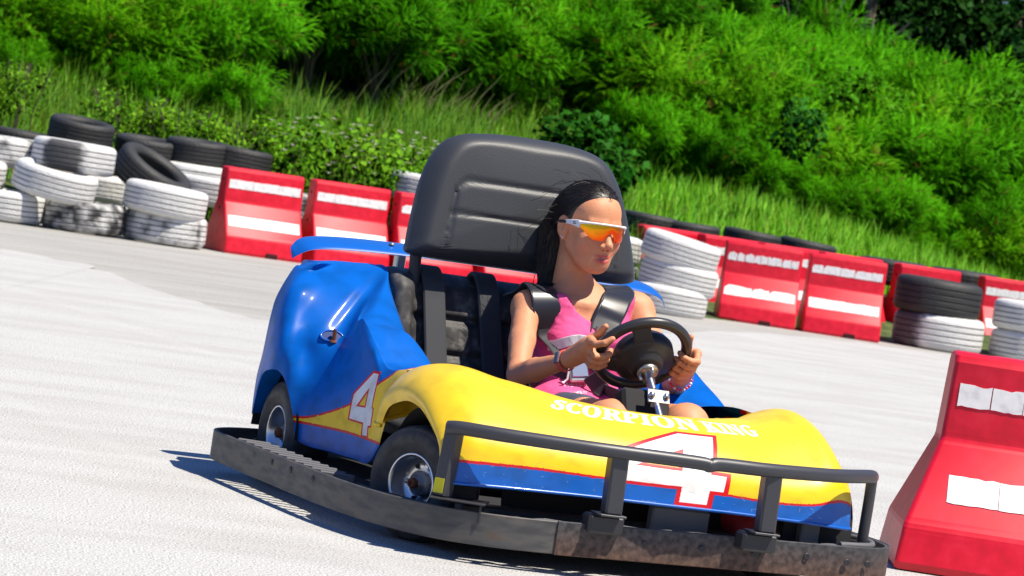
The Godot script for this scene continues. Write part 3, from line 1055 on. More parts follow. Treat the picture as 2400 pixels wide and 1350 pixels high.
	for e in weeds:
		var p := at(e[0], e[1], hill(e[0], e[1]) + (0.60 if e[0] > -2.0 else 0.66))
		var o := base("flowering_weed", p, e[3], "weed", "weeds over the tyre row")
		var f := MeshInstance3D.new()
		f.name = "foliage"
		f.mesh = weed_leaf
		f.material_override = M.leaf
		f.scale = Vector3.ONE * e[2] * 1.15
		f.position.y = -0.2
		f.rotation.y = e[0] * 3.0
		o.add_child(f, true)
		if e[0] > -2.0:
			for i in 34:
				var pt := tool_new()
				var ph := g.randf_range(-0.2, 1.3)
				var c: Vector3 = Vector3(g.randf_range(-0.44, 0.44), 0.02 + 0.34 * sin(ph), 0.40 * cos(ph) * g.randf_range(0.6, 1.05)) * e[2] * 1.1
				for q in 6:
					var a := TAU * q / 6.0
					var dd := Vector3(cos(a), 0.5, sin(a)) * 0.024
					var ee := Vector3(cos(a + 0.9), 0.5, sin(a + 0.9)) * 0.024
					tri(pt, c, c + dd, c + ee, Vector3.UP)
				commit("flower", pt, M.petal, o)
		var sm := tool_new()
		for i in 12:
			var c := Vector3(g.randf_range(-0.2, 0.2), -0.6, g.randf_range(-0.2, 0.2))
			tube(sm, [c, c + Vector3(0.02, 0.4, 0), c * Vector3(1.6, 0, 1.6) + Vector3(0, 0.15, 0)], 0.004, 4)
		commit("stem", sm, M.twig, o)

# ---------------------------------------------------------------- kart
# side pod and rear fender, rear to front; each column runs from the lower edge up and inwards
const POD := [
	[Vector3(-0.537, 0.173, -0.628), Vector3(-0.550, 0.266, -0.596), Vector3(-0.553, 0.337, -0.568), Vector3(-0.548, 0.428, -0.566), Vector3(-0.530, 0.490, -0.588), Vector3(-0.490, 0.564, -0.606), Vector3(-0.455, 0.585, -0.605)],
	[Vector3(-0.562, 0.278, -0.528), Vector3(-0.575, 0.329, -0.480), Vector3(-0.575, 0.397, -0.451), Vector3(-0.570, 0.460, -0.443), Vector3(-0.545, 0.516, -0.469), Vector3(-0.500, 0.559, -0.519), Vector3(-0.455, 0.590, -0.515)],
	[Vector3(-0.580, 0.309, -0.413), Vector3(-0.590, 0.353, -0.371), Vector3(-0.580, 0.405, -0.366), Vector3(-0.553, 0.471, -0.406), Vector3(-0.525, 0.522, -0.435), Vector3(-0.459, 0.560, -0.500), Vector3(-0.381, 0.594, -0.580)],
	[Vector3(-0.568, 0.306, -0.369), Vector3(-0.570, 0.348, -0.336), Vector3(-0.553, 0.399, -0.347), Vector3(-0.519, 0.457, -0.390), Vector3(-0.480, 0.507, -0.420), Vector3(-0.416, 0.555, -0.470), Vector3(-0.335, 0.597, -0.560)],
	[Vector3(-0.555, 0.273, -0.337), Vector3(-0.543, 0.319, -0.333), Vector3(-0.515, 0.367, -0.361), Vector3(-0.493, 0.420, -0.345), Vector3(-0.440, 0.478, -0.385), Vector3(-0.382, 0.537, -0.430), Vector3(-0.296, 0.600, -0.520)],
	[Vector3(-0.535, 0.206, -0.317), Vector3(-0.520, 0.274, -0.312), Vector3(-0.495, 0.330, -0.315), Vector3(-0.467, 0.380, -0.310), Vector3(-0.421, 0.438, -0.345), Vector3(-0.368, 0.505, -0.390), Vector3(-0.277, 0.590, -0.470)],
	[Vector3(-0.520, 0.146, -0.293), Vector3(-0.510, 0.228, -0.244), Vector3(-0.492, 0.298, -0.229), Vector3(-0.472, 0.355, -0.213), Vector3(-0.452, 0.413, -0.229), Vector3(-0.440, 0.468, -0.214), Vector3(-0.385, 0.486, -0.221)],
	[Vector3(-0.515, 0.148, -0.053), Vector3(-0.510, 0.226, -0.038), Vector3(-0.498, 0.297, -0.046), Vector3(-0.482, 0.361, -0.067), Vector3(-0.470, 0.425, -0.093), Vector3(-0.455, 0.474, -0.133), Vector3(-0.390, 0.468, -0.139)],
	[Vector3(-0.515, 0.152, 0.099), Vector3(-0.512, 0.228, 0.110), Vector3(-0.502, 0.302, 0.096), Vector3(-0.490, 0.356, 0.072), Vector3(-0.480, 0.400, 0.041), Vector3(-0.465, 0.429, -0.007), Vector3(-0.395, 0.434, -0.036)],
	[Vector3(-0.515, 0.154, 0.195), Vector3(-0.515, 0.209, 0.212), Vector3(-0.510, 0.272, 0.208), Vector3(-0.500, 0.318, 0.188), Vector3(-0.490, 0.352, 0.166), Vector3(-0.475, 0.379, 0.129), Vector3(-0.400, 0.388, 0.085)],
	[Vector3(-0.520, 0.205, 0.268), Vector3(-0.525, 0.266, 0.299), Vector3(-0.520, 0.304, 0.308), Vector3(-0.510, 0.341, 0.301), Vector3(-0.500, 0.368, 0.298), Vector3(-0.485, 0.391, 0.287), Vector3(-0.410, 0.399, 0.222)],
]
const NOSE := [
	[-0.548, [Vector2(0.33, 0.255), Vector2(0.36, 0.3), Vector2(0.42, 0.322), Vector2(0.49, 0.332), Vector2(0.57, 0.322), Vector2(0.65, 0.29), Vector2(0.712, 0.25), Vector2(0.742, 0.18)]],
	[-0.555, [Vector2(0.31, 0.255), Vector2(0.335, 0.315), Vector2(0.4, 0.345), Vector2(0.48, 0.357), Vector2(0.58, 0.343), Vector2(0.665, 0.305), Vector2(0.735, 0.255), Vector2(0.757, 0.178)]],
	[-0.535, [Vector2(0.28, 0.26), Vector2(0.3, 0.33), Vector2(0.37, 0.372), Vector2(0.48, 0.39), Vector2(0.59, 0.372), Vector2(0.68, 0.328), Vector2(0.75, 0.27), Vector2(0.77, 0.178)]],
	[-0.49, [Vector2(0.25, 0.27), Vector2(0.26, 0.35), Vector2(0.34, 0.4), Vector2(0.47, 0.422), Vector2(0.6, 0.4), Vector2(0.7, 0.348), Vector2(0.77, 0.28), Vector2(0.785, 0.18)]],
	[-0.42, [Vector2(0.26, 0.3), Vector2(0.29, 0.37), Vector2(0.38, 0.415), Vector2(0.5, 0.43), Vector2(0.62, 0.405), Vector2(0.71, 0.35), Vector2(0.78, 0.28), Vector2(0.793, 0.183)]],
	[-0.32, [Vector2(0.44, 0.392), Vector2(0.47, 0.405), Vector2(0.52, 0.412), Vector2(0.58, 0.405), Vector2(0.66, 0.38), Vector2(0.73, 0.335), Vector2(0.787, 0.275), Vector2(0.8, 0.185)]],
	[-0.18, [Vector2(0.56, 0.378), Vector2(0.575, 0.388), Vector2(0.605, 0.39), Vector2(0.65, 0.378), Vector2(0.7, 0.355), Vector2(0.75, 0.32), Vector2(0.792, 0.265), Vector2(0.805, 0.187)]],
	[0, [Vector2(0.575, 0.372), Vector2(0.59, 0.38), Vector2(0.615, 0.381), Vector2(0.655, 0.37), Vector2(0.705, 0.348), Vector2(0.755, 0.315), Vector2(0.795, 0.262), Vector2(0.808, 0.187)]],
]


func px_poly(im: Image, poly: Array, c: Color) -> void:   # fills a polygon given in pixels
	var y0 := 1e9
	var y1 := -1e9
	for q in poly:
		y0 = minf(y0, q.y)
		y1 = maxf(y1, q.y)
	for y in range(maxi(0, int(y0)), mini(im.get_height() - 1, int(y1) + 1) + 1):
		var xs := []
		var n := poly.size()
		for i in n:
			var a: Vector2 = poly[i]
			var b: Vector2 = poly[(i + 1) % n]
			var yy := y + 0.5
			if (a.y <= yy) != (b.y <= yy):
				xs.append(a.x + (b.x - a.x) * (yy - a.y) / (b.y - a.y))
		xs.sort()
		for i in xs.size() / 2:
			var xa := int(round(xs[2 * i]))
			var xb := int(round(xs[2 * i + 1]))
			if xb > xa: im.fill_rect(Rect2i(xa, y, xb - xa, 1), c)

func scaled(poly: Array, s: Vector2, o := Vector2.ZERO) -> Array:
	var out := []
	for q in poly: out.append((q - o) * s)
	return out

# lettering as polygons: triangles of a flat text, in text units (x from 0 to 1, y 0 baseline to 1 capital height)
func text_tris(words: String, font_names: PackedStringArray, weight := 700) -> Array:
	var f := SystemFont.new()
	f.font_names = font_names
	f.font_weight = weight
	var t := TextMesh.new()
	t.text = words
	t.font = f
	t.font_size = 64
	t.pixel_size = 0.01
	t.depth = 0.0
	t.curve_step = 1.0
	var arr := t.get_mesh_arrays()
	var v: PackedVector3Array = arr[Mesh.ARRAY_VERTEX]
	var ix: PackedInt32Array = arr[Mesh.ARRAY_INDEX] if arr[Mesh.ARRAY_INDEX] != null else PackedInt32Array(range(v.size()))
	var lo := Vector2(1e9, 1e9)
	var hi := Vector2(-1e9, -1e9)
	for q in v:
		lo = lo.min(Vector2(q.x, q.y))
		hi = hi.max(Vector2(q.x, q.y))
	var out := []
	for i in ix.size() / 3:
		var tr := []
		for k in 3:
			var q := v[ix[i * 3 + k]]
			tr.append((Vector2(q.x, q.y) - lo) / (hi - lo))
		out.append(tr)
	return out

func nose_texture() -> ImageTexture:
	var W := 2048
	var H := 1024
	var im := Image.create(W, H, false, Image.FORMAT_RGB8)
	var yellow := lin(0.86, 0.57, 0.010)
	var red := lin(0.62, 0.004, 0.010)
	var white := lin(0.80, 0.80, 0.80)
	var blue := lin(0.003, 0.105, 0.47)
	im.fill(yellow)
	var s := Vector2(W, H)
	var edge := [v2(-0.01, 0.905), v2(0.114, 0.912), v2(0.1786, 0.9255), v2(0.2714, 0.926), v2(0.3429, 0.922), v2(0.3929, 0.919), v2(0.4321, 0.916), v2(0.475, 0.916), v2(0.5179, 0.919), v2(0.5643, 0.925), v2(0.625, 0.930), v2(0.7107, 0.925), v2(0.85, 0.91), v2(1.01, 0.905)]
	var nz := FastNoiseLite.new()
	nz.seed = 4
	nz.frequency = 0.02
	var e2 := smooth_path(edge, 60)
	for q in e2:   # the red line between yellow and blue, chipped in places
		pass
	for x in W:
		var u := float(x) / W
		var y := 0.92
		for i in e2.size() - 1:
			if e2[i].x <= u and e2[i + 1].x >= u:
				y = lerpf(e2[i].y, e2[i + 1].y, (u - e2[i].x) / maxf(1e-6, e2[i + 1].x - e2[i].x))
				break
		var chip := nz.get_noise_1d(x * 4.0)
		var yy := int(y * H)
		im.fill_rect(Rect2i(x, yy, 1, H - yy), blue)
		im.fill_rect(Rect2i(x, yy - 2 - (2 if chip > 0.35 else 0), 1, 9 + (3 if chip < -0.3 else 0)), red)
	px_poly(im, scaled([v2(0.4536, 0.757), v2(0.5214, 0.5357), v2(0.5679, 0.5429), v2(0.5535, 0.8214), v2(0.5720, 0.8250), v2(0.5680, 0.9330), v2(0.5520, 0.9330), v2(0.5500, 0.9929), v2(0.5090, 0.9929), v2(0.5110, 0.9260), v2(0.4480, 0.9286), v2(0.4480, 0.7643)], s), red)
	px_poly(im, scaled([v2(0.4560, 0.775), v2(0.5230, 0.5571), v2(0.5620, 0.5643), v2(0.5475, 0.8400), v2(0.5660, 0.8430), v2(0.5625, 0.9170), v2(0.5465, 0.9170), v2(0.5445, 0.9790), v2(0.5143, 0.9790), v2(0.5160, 0.9120), v2(0.4530, 0.9150), v2(0.4530, 0.790)], s), white)
	px_poly(im, scaled([v2(0.5214, 0.700), v2(0.5160, 0.8380), v2(0.4680, 0.8357)], s), red)
	px_poly(im, scaled([v2(0.5160, 0.742), v2(0.5125, 0.8220), v2(0.4790, 0.8200)], s), yellow)
	# the name, bent along the cowl
	var low := [v2(0.386, 0.560), v2(0.435, 0.525), v2(0.485, 0.508), v2(0.540, 0.504), v2(0.590, 0.520), v2(0.642, 0.555)]
	var top := [v2(0.405, 0.400), v2(0.446, 0.335), v2(0.491, 0.318), v2(0.540, 0.322), v2(0.585, 0.372), v2(0.640, 0.440)]
	for tr in text_tris("SCORPION KING", PackedStringArray(["Droid Serif"])):
		var pl := []
		for q in tr:
			var b: Vector2 = cr_at(low, clampf(q.x, 0, 0.9999) * 5.0)
			var c: Vector2 = cr_at(top, clampf(q.x, 0, 0.9999) * 5.0)
			pl.append(b.lerp(c, q.y) * s)
		px_poly(im, pl, white)
		for k in 3:   # heavier strokes, as painted
			var a: Vector2 = pl[k]
			var d: Vector2 = pl[(k + 1) % 3]
			var nn := (d - a).orthogonal().normalized() * 1.6
			px_poly(im, [a + nn, d + nn, d - nn, a - nn], white)
	# scuffs
	var g := RandomNumberGenerator.new()
	g.seed = 12
	for i in 110:
		var p := Vector2(g.randf_range(0.02, 0.98) * W, (g.randf_range(0.3, 0.99) if i % 2 else g.randf_range(0.93, 0.99)) * H)
		var dir := Vector2(g.randf_range(-1, 1), g.randf_range(-0.4, 0.4)).normalized() * g.randf_range(4, 26)
		var w := dir.orthogonal().normalized() * 0.7
		px_poly(im, [p - w, p + dir - w, p + dir + w, p + w], lin(0.45, 0.36, 0.10) if p.y < 0.9 * H else lin(0.25, 0.32, 0.5))
	im.generate_mipmaps()
	return ImageTexture.create_from_image(im)

func pod_texture() -> ImageTexture:   # over z -0.75..0.45 and y 0.10..0.65
	var W := 2048
	var H := 1024
	var im := Image.create(W, H, false, Image.FORMAT_RGB8)
	var yellow := lin(0.86, 0.57, 0.010)
	var red := lin(0.62, 0.004, 0.010)
	var white := lin(0.74, 0.74, 0.76)
	im.fill(lin(0.003, 0.105, 0.47))
	var s := Vector2(W / 1.2, H / 0.55)
	var o := Vector2(-0.75, 0.10)
	var up := smooth_path([v2(-0.402, 0.1875), v2(-0.261, 0.207), v2(-0.121, 0.240), v2(-0.015, 0.270), v2(0.062, 0.302), v2(0.131, 0.338), v2(0.187, 0.368), v2(0.24, 0.395), v2(0.5, 0.46)], 20)
	var lo := smooth_path([v2(-0.402, 0.183), v2(-0.163, 0.195), v2(0.020, 0.203), v2(0.223, 0.205), v2(0.5, 0.206)], 20)
	var poly := up.duplicate()
	for i in lo.size(): poly.append(lo[lo.size() - 1 - i])
	px_poly(im, scaled(poly, s, o), yellow)
	for path in [up, lo]:
		for i in path.size() - 1:
			var a: Vector2 = (path[i] - o) * s
			var b: Vector2 = (path[i + 1] - o) * s
			if (i * 7919) % 23 == 5 and path == up: continue
			var nn := (b - a).orthogonal().normalized() * (6.0 if (i * 31) % 7 else 4.0)
			px_poly(im, [a - nn, b - nn, b + nn, a + nn], red)
	px_poly(im, scaled([v2(0.071, 0.366), v2(0.118, 0.369), v2(0.148, 0.282), v2(0.160, 0.281), v2(0.175, 0.234), v2(0.158, 0.231), v2(0.168, 0.208), v2(0.117, 0.204), v2(0.109, 0.234), v2(0.002, 0.233), v2(-0.019, 0.298)], s, o), red)
	px_poly(im, scaled([v2(0.079, 0.361), v2(0.112, 0.362), v2(0.142, 0.280), v2(0.153, 0.277), v2(0.166, 0.238), v2(0.148, 0.235), v2(0.158, 0.211), v2(0.125, 0.209), v2(0.115, 0.239), v2(0.011, 0.237), v2(-0.008, 0.296)], s, o), white)
	px_poly(im, scaled([v2(0.086, 0.325), v2(0.102, 0.275), v2(0.033, 0.271)], s, o), red)
	px_poly(im, scaled([v2(0.084, 0.311), v2(0.093, 0.279), v2(0.052, 0.276)], s, o), yellow)
	im.generate_mipmaps()
	return ImageTexture.create_from_image(im)

func nose_net() -> Array:
	var net := []
	for e in NOSE:
		var l := []
		for q in e[1]: l.append(Vector3(e[0], q.y, q.x))
		net.append(l)
	for i in range(NOSE.size() - 2, -1, -1):
		var x: float = -NOSE[i][0]
		var low: float = {0.42: 0.018, 0.32: 0.02, 0.18: 0.004, 0.49: 0.006}.get(snappedf(x, 0.01), 0.0)
		if x > 0.45: low = -0.003
		var l := []
		for q in NOSE[i][1]:
			l.append(Vector3(x * 0.94, q.y - low * clampf((q.y - 0.2) / 0.1, 0, 1), q.x))
		net.append(l)
	return net

func tilt(x: float) -> float: return 0.012 * x / 0.6   # the kart leans a little in the bend

func strip(st: SurfaceTool, pts: Array, y0: float, y1: float, t: float) -> void:   # an upright flat bar along a plan curve of (x, z)
	st.set_smooth_group(0)
	var n := pts.size()
	var L := []
	for i in n:
		var d: Vector2 = (pts[mini(i + 1, n - 1)] - pts[maxi(i - 1, 0)]).normalized()
		var o := Vector2(d.y, -d.x) * t * 0.5
		var ring := []
		for k in [[1, y0 + 0.002], [1, y1 - 0.002], [0.6, y1], [-0.6, y1], [-1, y1 - 0.002], [-1, y0 + 0.002], [-0.6, y0], [0.6, y0]]:
			var q: Vector2 = pts[i] + o * k[0]
			ring.append(Vector3(q.x, k[1] + tilt(q.x), q.y))
		L.append(ring)
	for i in n - 1:
		for k in 8:
			st.set_smooth_group(k + 1)
			var k2 := (k + 1) % 8
			var c: Vector3 = (L[i][0] + L[i][3] + L[i][5] + L[i][6]) * 0.25
			quad(st, L[i][k], L[i + 1][k], L[i + 1][k2], L[i][k2], (L[i][k] + L[i][k2]) * 0.5 - c)
	st.set_smooth_group(-1)
	for e in [0, n - 1]:
		var o: Vector3 = (L[0][0] - L[1][0]) if e == 0 else (L[n - 1][0] - L[n - 2][0])
		for k in 6: tri(st, L[e][0], L[e][k + 1], L[e][k + 2], o)
	st.set_smooth_group(0)

func build_bumper() -> void:
	var plan := [v2(-0.45, -0.722), v2(-0.555, -0.68), v2(-0.625, -0.62), v2(-0.655, -0.53), v2(-0.661, -0.3), v2(-0.662, 0.1), v2(-0.658, 0.36), v2(-0.632, 0.58), v2(-0.565, 0.755), v2(-0.465, 0.84), v2(-0.33, 0.872), v2(-0.14, 0.868), v2(0.13, 0.86), v2(0.41, 0.852), v2(0.54, 0.835), v2(0.615, 0.78), v2(0.652, 0.68), v2(0.66, 0.5), v2(0.66, -0.5), v2(0.625, -0.62), v2(0.555, -0.68), v2(0.45, -0.722)]
	var loop := smooth_path(plan, 10)
	var st := tool_new()
	strip(st, loop + [v2(0.3, -0.742), v2(0, -0.748), v2(-0.3, -0.742), v2(-0.45, -0.722)], 0.058, 0.134, 0.009)
	var rail := commit("bumper_rail", st, M.worn_steel, kart)
	st = tool_new()
	var fr := []
	for q in loop:
		if q.y > 0.83 and q.x > -0.31 and q.x < 0.56 or q.x > 0.5 and q.y > 0.45: fr.append(q + (v2(0, 0.006) if q.x < 0.54 else v2(0.005, 0.002)))
	rusting = true
	strip(st, fr, 0.0565, 0.1355, 0.006)
	rusting = false
	commit("rust_plate", st, M.rusty_steel, rail)
	# screws
	var at_s := []
	for q in [[-0.658, -0.20], [-0.660, -0.06], [-0.661, 0.08], [-0.660, 0.24]]: at_s.append(Vector3(q[0] - 0.006, 0.1, q[1]))
	var scr := tool_new()
	lathe(scr, [v2(0.0035, 0.002), v2(0.0075, 0.003), v2(0.0085, 0.0)], 14)
	lathe(scr, [v2(0.0, 0.0012), v2(0.0035, 0.0012)], 10)
	scr.generate_normals()
	scr.index()
	var scr_mesh := scr.commit()
	for q in at_s:
		bolt(scr_mesh, Transform3D(Basis(Vector3(0, 0, 1), PI / 2), q), rail)
	for x in [-0.40, -0.22, -0.07, 0.08, 0.22, 0.36, 0.47, 0.53]:
		var z: float = 0.870 - 0.018 * (x + 0.2) + (0.0055 if x > -0.3 else 0.0) - (0.006 if x > 0.5 else 0.0) - (0.018 if x < -0.3 else 0.0)
		bolt(scr_mesh, Transform3D(Basis(Vector3(1, 0, 0), PI / 2), Vector3(x, 0.105 + tilt(x) - 0.008 * absf(sin(x * 9.0)), z)), rail)
	# inner rail and the plastic ladder between the rails
	st = tool_new()
	var inner := []
	for q in loop:
		var k := v2(signf(q.x) * 0.088 if absf(q.x) > 0.45 else q.x * 0.15, 0.095 if q.y > 0.5 else (-0.05 if q.y < -0.5 else 0.0))
		inner.append(q - k)
	strip(st, inner, 0.062, 0.120, 0.008)
	commit("inner_rail", st, M.black_plastic, kart)
	var rung := tool_new()
	box(rung, Vector3.ZERO, v3(0.086, 0.034, 0.013), Basis.IDENTITY, 0.003)
	rung.generate_normals()
	rung.index()
	var rung_mesh := rung.commit()
	for i in 11:
		for s in [-1.0, 1.0]:
			var r := MeshInstance3D.new()
			r.name = "ladder_rung"
			r.mesh = rung_mesh
			r.material_override = M.grey_plastic
			r.position = Vector3(0.613 * s, 0.118 + tilt(s * 0.6), -0.36 + 0.062 * i)
			r.rotation.y = s * 0.42
			kart.add_child(r, true)
	for i in 15:
		var x := -0.46 + 0.066 * i
		var r := MeshInstance3D.new()
		r.name = "ladder_rung"
		r.mesh = rung_mesh
		r.material_override = M.black_plastic if i % 4 == 1 else M.grey_plastic
		r.position = Vector3(x, 0.112 + tilt(x), 0.815 - 0.02 * (x + 0.2) - (0.03 if absf(x) > 0.4 else 0.0))
		r.rotation.y = 0.65 if i % 3 else -0.5
		kart.add_child(r, true)
	# curved plastic insert at the left front corner
	st = tool_new()
	tube(st, smooth_path([v3(0.47, 0.142, 0.815), v3(0.57, 0.144, 0.78), v3(0.62, 0.145, 0.68), v3(0.60, 0.145, 0.60), v3(0.55, 0.144, 0.62), v3(0.53, 0.143, 0.72)], 5), 0.008, 7)
	commit("corner_insert", st, M.grey_plastic, kart)
	# brackets and dark boxes under the nose
	st = tool_new()
	box(st, v3(0.0, 0.105, 0.70), v3(0.95, 0.05, 0.05), Basis.IDENTITY, 0.006)
	commit("front_crossbar", st, M.black_plastic, kart)
	st = tool_new()
	box(st, v3(0.06, 0.150, 0.765), v3(0.15, 0.06, 0.03), Basis.IDENTITY, 0.004)
	commit("front_bracket", st, M.grey_plastic, kart)
	st = tool_new()
	box(st, v3(0.42, 0.150, 0.74), v3(0.05, 0.07, 0.03), Basis.IDENTITY, 0.004)
	commit("front_bracket", st, M.grey_plastic, kart)
	st = tool_new()
	box(st, v3(-0.505, 0.142, 0.775), v3(0.13, 0.004, 0.10), Basis(Vector3.UP, -0.5), 0.001)
	box(st, v3(-0.455, 0.120, 0.80), v3(0.004, 0.042, 0.10), Basis(Vector3.UP, -0.5), 0.001)
	commit("corner_bracket", st, M.black_plastic, kart)
	# floor pan
	st = tool_new()
	box(st, v3(0, 0.085, 0.0), v3(0.98, 0.03, 1.36), Basis.IDENTITY, 0.004)
	commit("floor_pan", st, M.black_deep, kart)

func bolt(mesh: Mesh, tr: Transform3D, parent: Node, m: Material = null) -> void:
	var b := MeshInstance3D.new()
	b.name = "bolt"
	b.mesh = mesh
	b.material_override = m if m else M.black_plastic
	b.transform = tr
	parent.add_child(b, true)

func build_guard() -> void:
	var y := 0.307
	var top := smooth_path([v3(-0.555, y - 0.004, 0.765), v3(-0.53, y, 0.79), v3(-0.44, y, 0.845), v3(-0.30, y, 0.897), v3(-0.2, y, 0.92), v3(0.0, y - 0.001, 0.94), v3(0.03, y - 0.004, 0.945), v3(0.06, y + 0.001, 0.942), v3(0.2, y + 0.001, 0.932), v3(0.4, y + 0.002, 0.868), v3(0.53, y + 0.003, 0.785), v3(0.565, y + 0.001, 0.75)], 6)
	var st := tool_new()
	tube(st, top, 0.0165, 14)
	var bar := commit("guard_bar", st, M.guard_paint, kart)
	st = tool_new()
	box(st, v3(-0.541, 0.228, 0.765), v3(0.036, 0.170, 0.036), Basis(Vector3.UP, 0.55) * Basis(Vector3(0, 0, 1), -0.07), 0.004)
	var p0 := commit("guard_post", st, M.guard_paint, bar)
	st = tool_new()
	var pb := Basis(Vector3.UP, 0.55) * Basis(Vector3(0, 0, 1), -0.07)
	box(st, v3(-0.541, 0.228, 0.765) + pb * v3(-0.0186, -0.060, -0.002), v3(0.0012, 0.034, 0.027), pb, 0.0003)
	commit("paint_mark", st, M.yellow_paint, bar)
	for q in [[-0.178, 0.905], [0.215, 0.916]]:
		st = tool_new()
		box(st, v3(q[0] - 0.004, 0.229, q[1]), v3(0.042, 0.138, 0.042), Basis(Vector3.UP, -0.08) * Basis(Vector3(0, 0, 1), 0.02), 0.005)
		commit("guard_post", st, M.guard_paint, bar)
		st = tool_new()
		box(st, v3(q[0] - 0.006, 0.159, q[1] - 0.005), v3(0.064, 0.005, 0.07), Basis(Vector3.UP, -0.05), 0.001)
		commit("post_foot", st, M.guard_paint, bar)
		st = tool_new()
		box(st, v3(q[0] - 0.006, 0.134, q[1] - 0.03), v3(0.09, 0.044, 0.05), Basis.IDENTITY, 0.006)
		commit("foot_block", st, M.black_plastic, bar)
	st = tool_new()
	tube(st, smooth_path([v3(0.566, y + 0.006, 0.748), v3(0.574, 0.25, 0.735), v3(0.578, 0.135, 0.725)], 4), 0.0135, 12)
	commit("guard_post", st, M.guard_paint, bar)

func make_wheel() -> Node3D:   # axis along x, outer face towards -x
	var w := Node3D.new()
	w.name = "wheel"
	kart.add_child(w, true)
	var face := Transform3D(Basis(Vector3(0, 0, 1), PI / 2), Vector3.ZERO)   # +y of the profile becomes -x
	var st := tool_new()
	lathe(st, [v2(0.066, -0.045), v2(0.082, -0.056), v2(0.105, -0.061), v2(0.127, -0.054), v2(0.1375, -0.036), v2(0.140, -0.012), v2(0.140, 0.012), v2(0.1375, 0.036), v2(0.134, 0.046), v2(0.128, 0.053), v2(0.1265, 0.0525), v2(0.122, 0.057), v2(0.105, 0.0615), v2(0.1035, 0.0605), v2(0.096, 0.061), v2(0.0945, 0.0595), v2(0.080, 0.056), v2(0.072, 0.050), v2(0.066, 0.046)], 64, face)
	commit("tyre", st, M.kart_rubber, w)
	st = tool_new()
	lathe(st, [v2(0.068, 0.044), v2(0.0725, 0.049), v2(0.071, 0.053), v2(0.0665, 0.052), v2(0.063, 0.045), v2(0.058, 0.020), v2(0.052, 0.010), v2(0.034, 0.006), v2(0.030, 0.010), v2(0.0, 0.010)], 48, face)
	lathe(st, [v2(0.068, -0.044), v2(0.060, -0.04), v2(0.058, 0.0)], 40, face)
	var rim := commit("rim", st, M.chrome, w)
	st = tool_new()
	lathe(st, [v2(0.030, 0.010), v2(0.030, 0.024), v2(0.027, 0.027), v2(0.020, 0.027), v2(0.018, 0.036), v2(0.0, 0.037)], 32, face)
	commit("hub", st, M.dull_alloy, w)
	st = tool_new()
	st.set_smooth_group(-1)
	lathe(st, [v2(0.013, 0.037), v2(0.013, 0.050), v2(0.010, 0.052), v2(0.006, 0.052), v2(0.006, 0.047), v2(0.0, 0.047)], 6, face)
	commit("axle_nut", st, M.rust, w)
	for k in 3:
		var a := TAU * k / 3.0 + 0.5
		st = tool_new()
		lathe(st, [v2(0.0065, 0.008), v2(0.0065, 0.017), v2(0.0, 0.018)], 6, face * Transform3D(Basis.IDENTITY, Vector3(0.045 * cos(a), 0, 0.045 * sin(a))))
		commit("lug_nut", st, M.zinc, w)
		st = tool_new()
		lathe(st, [v2(0.007, 0.0095), v2(0.0, 0.0095)], 12, face * Transform3D(Basis.IDENTITY, Vector3(0.045 * cos(a + 1.05), 0, 0.045 * sin(a + 1.05))))
		commit("rim_hole", st, M.black_deep, w)
	return w

func build_wheels() -> void:
	# side, z, steer in degrees
	var list := [[-1, 0.464, 27.0], [-1, -0.470, 0.0], [1, 0.464, 22.0], [1, -0.470, 0.0]]
	var names := ["front wheel turned towards the viewer", "rear wheel under the blue fender", "far front wheel beside the yellow nose", "far rear wheel"]
	for i in 4:
		var w := make_wheel()
		var e: Array = list[i]
		w.set_meta("label", names[i])
		w.position = Vector3(e[0] * 0.468, 0.140, e[1])
		w.rotation = Vector3(0, deg_to_rad(float(e[2])) + (PI if e[0] > 0 else 0.0), 0)
	var st := tool_new()
	tube(st, [v3(-0.47, 0.14, -0.47), v3(0.47, 0.14, -0.47)], 0.016, 12)
	commit("rear_axle", st, M.dull_alloy, kart)
	st = tool_new()
	tube(st, [v3(-0.44, 0.14, 0.455), v3(0.44, 0.14, 0.455)], 0.014, 12)
	commit("front_axle", st, M.black_plastic, kart)

func pod_net() -> Array:
	var net := []
	for i in POD.size():
		var c: Array = POD[i]
		var l := []
		var b: Vector3 = c[0]
		l.append(b + Vector3(0.055, 0.004, -0.004))
		l.append(b + Vector3(0.008, -0.002, 0))
		for q in c:
			l.append(q)
			if q == c[5]: l.append((c[5] as Vector3).lerp(c[6], 0.12 if i > 5 else 0.5))   # a tighter ridge in front
		var tq: Vector3 = c[c.size() - 1]
		if i <= 5:
			l.append(tq + Vector3(0.01, -0.006, -0.07))
			l.append(tq + Vector3(0.02, -0.10, -0.15))
		else:
			l.append(Vector3(-0.300, tq.y - 0.035, tq.z))
			l.append(Vector3(-0.275, tq.y - 0.20, tq.z))
		net.append(l)
	for pass_no in 1:   # fair the surface
		var old := net.duplicate(true)
		for i in range(1, net.size() - 1):
			for j in range(3, 6):
				var avg: Vector3 = (old[i - 1][j] + old[i + 1][j] + old[i][j - 1] + old[i][j + 1]) * 0.25
				net[i][j] = old[i][j].lerp(avg, 0.30)
	return net

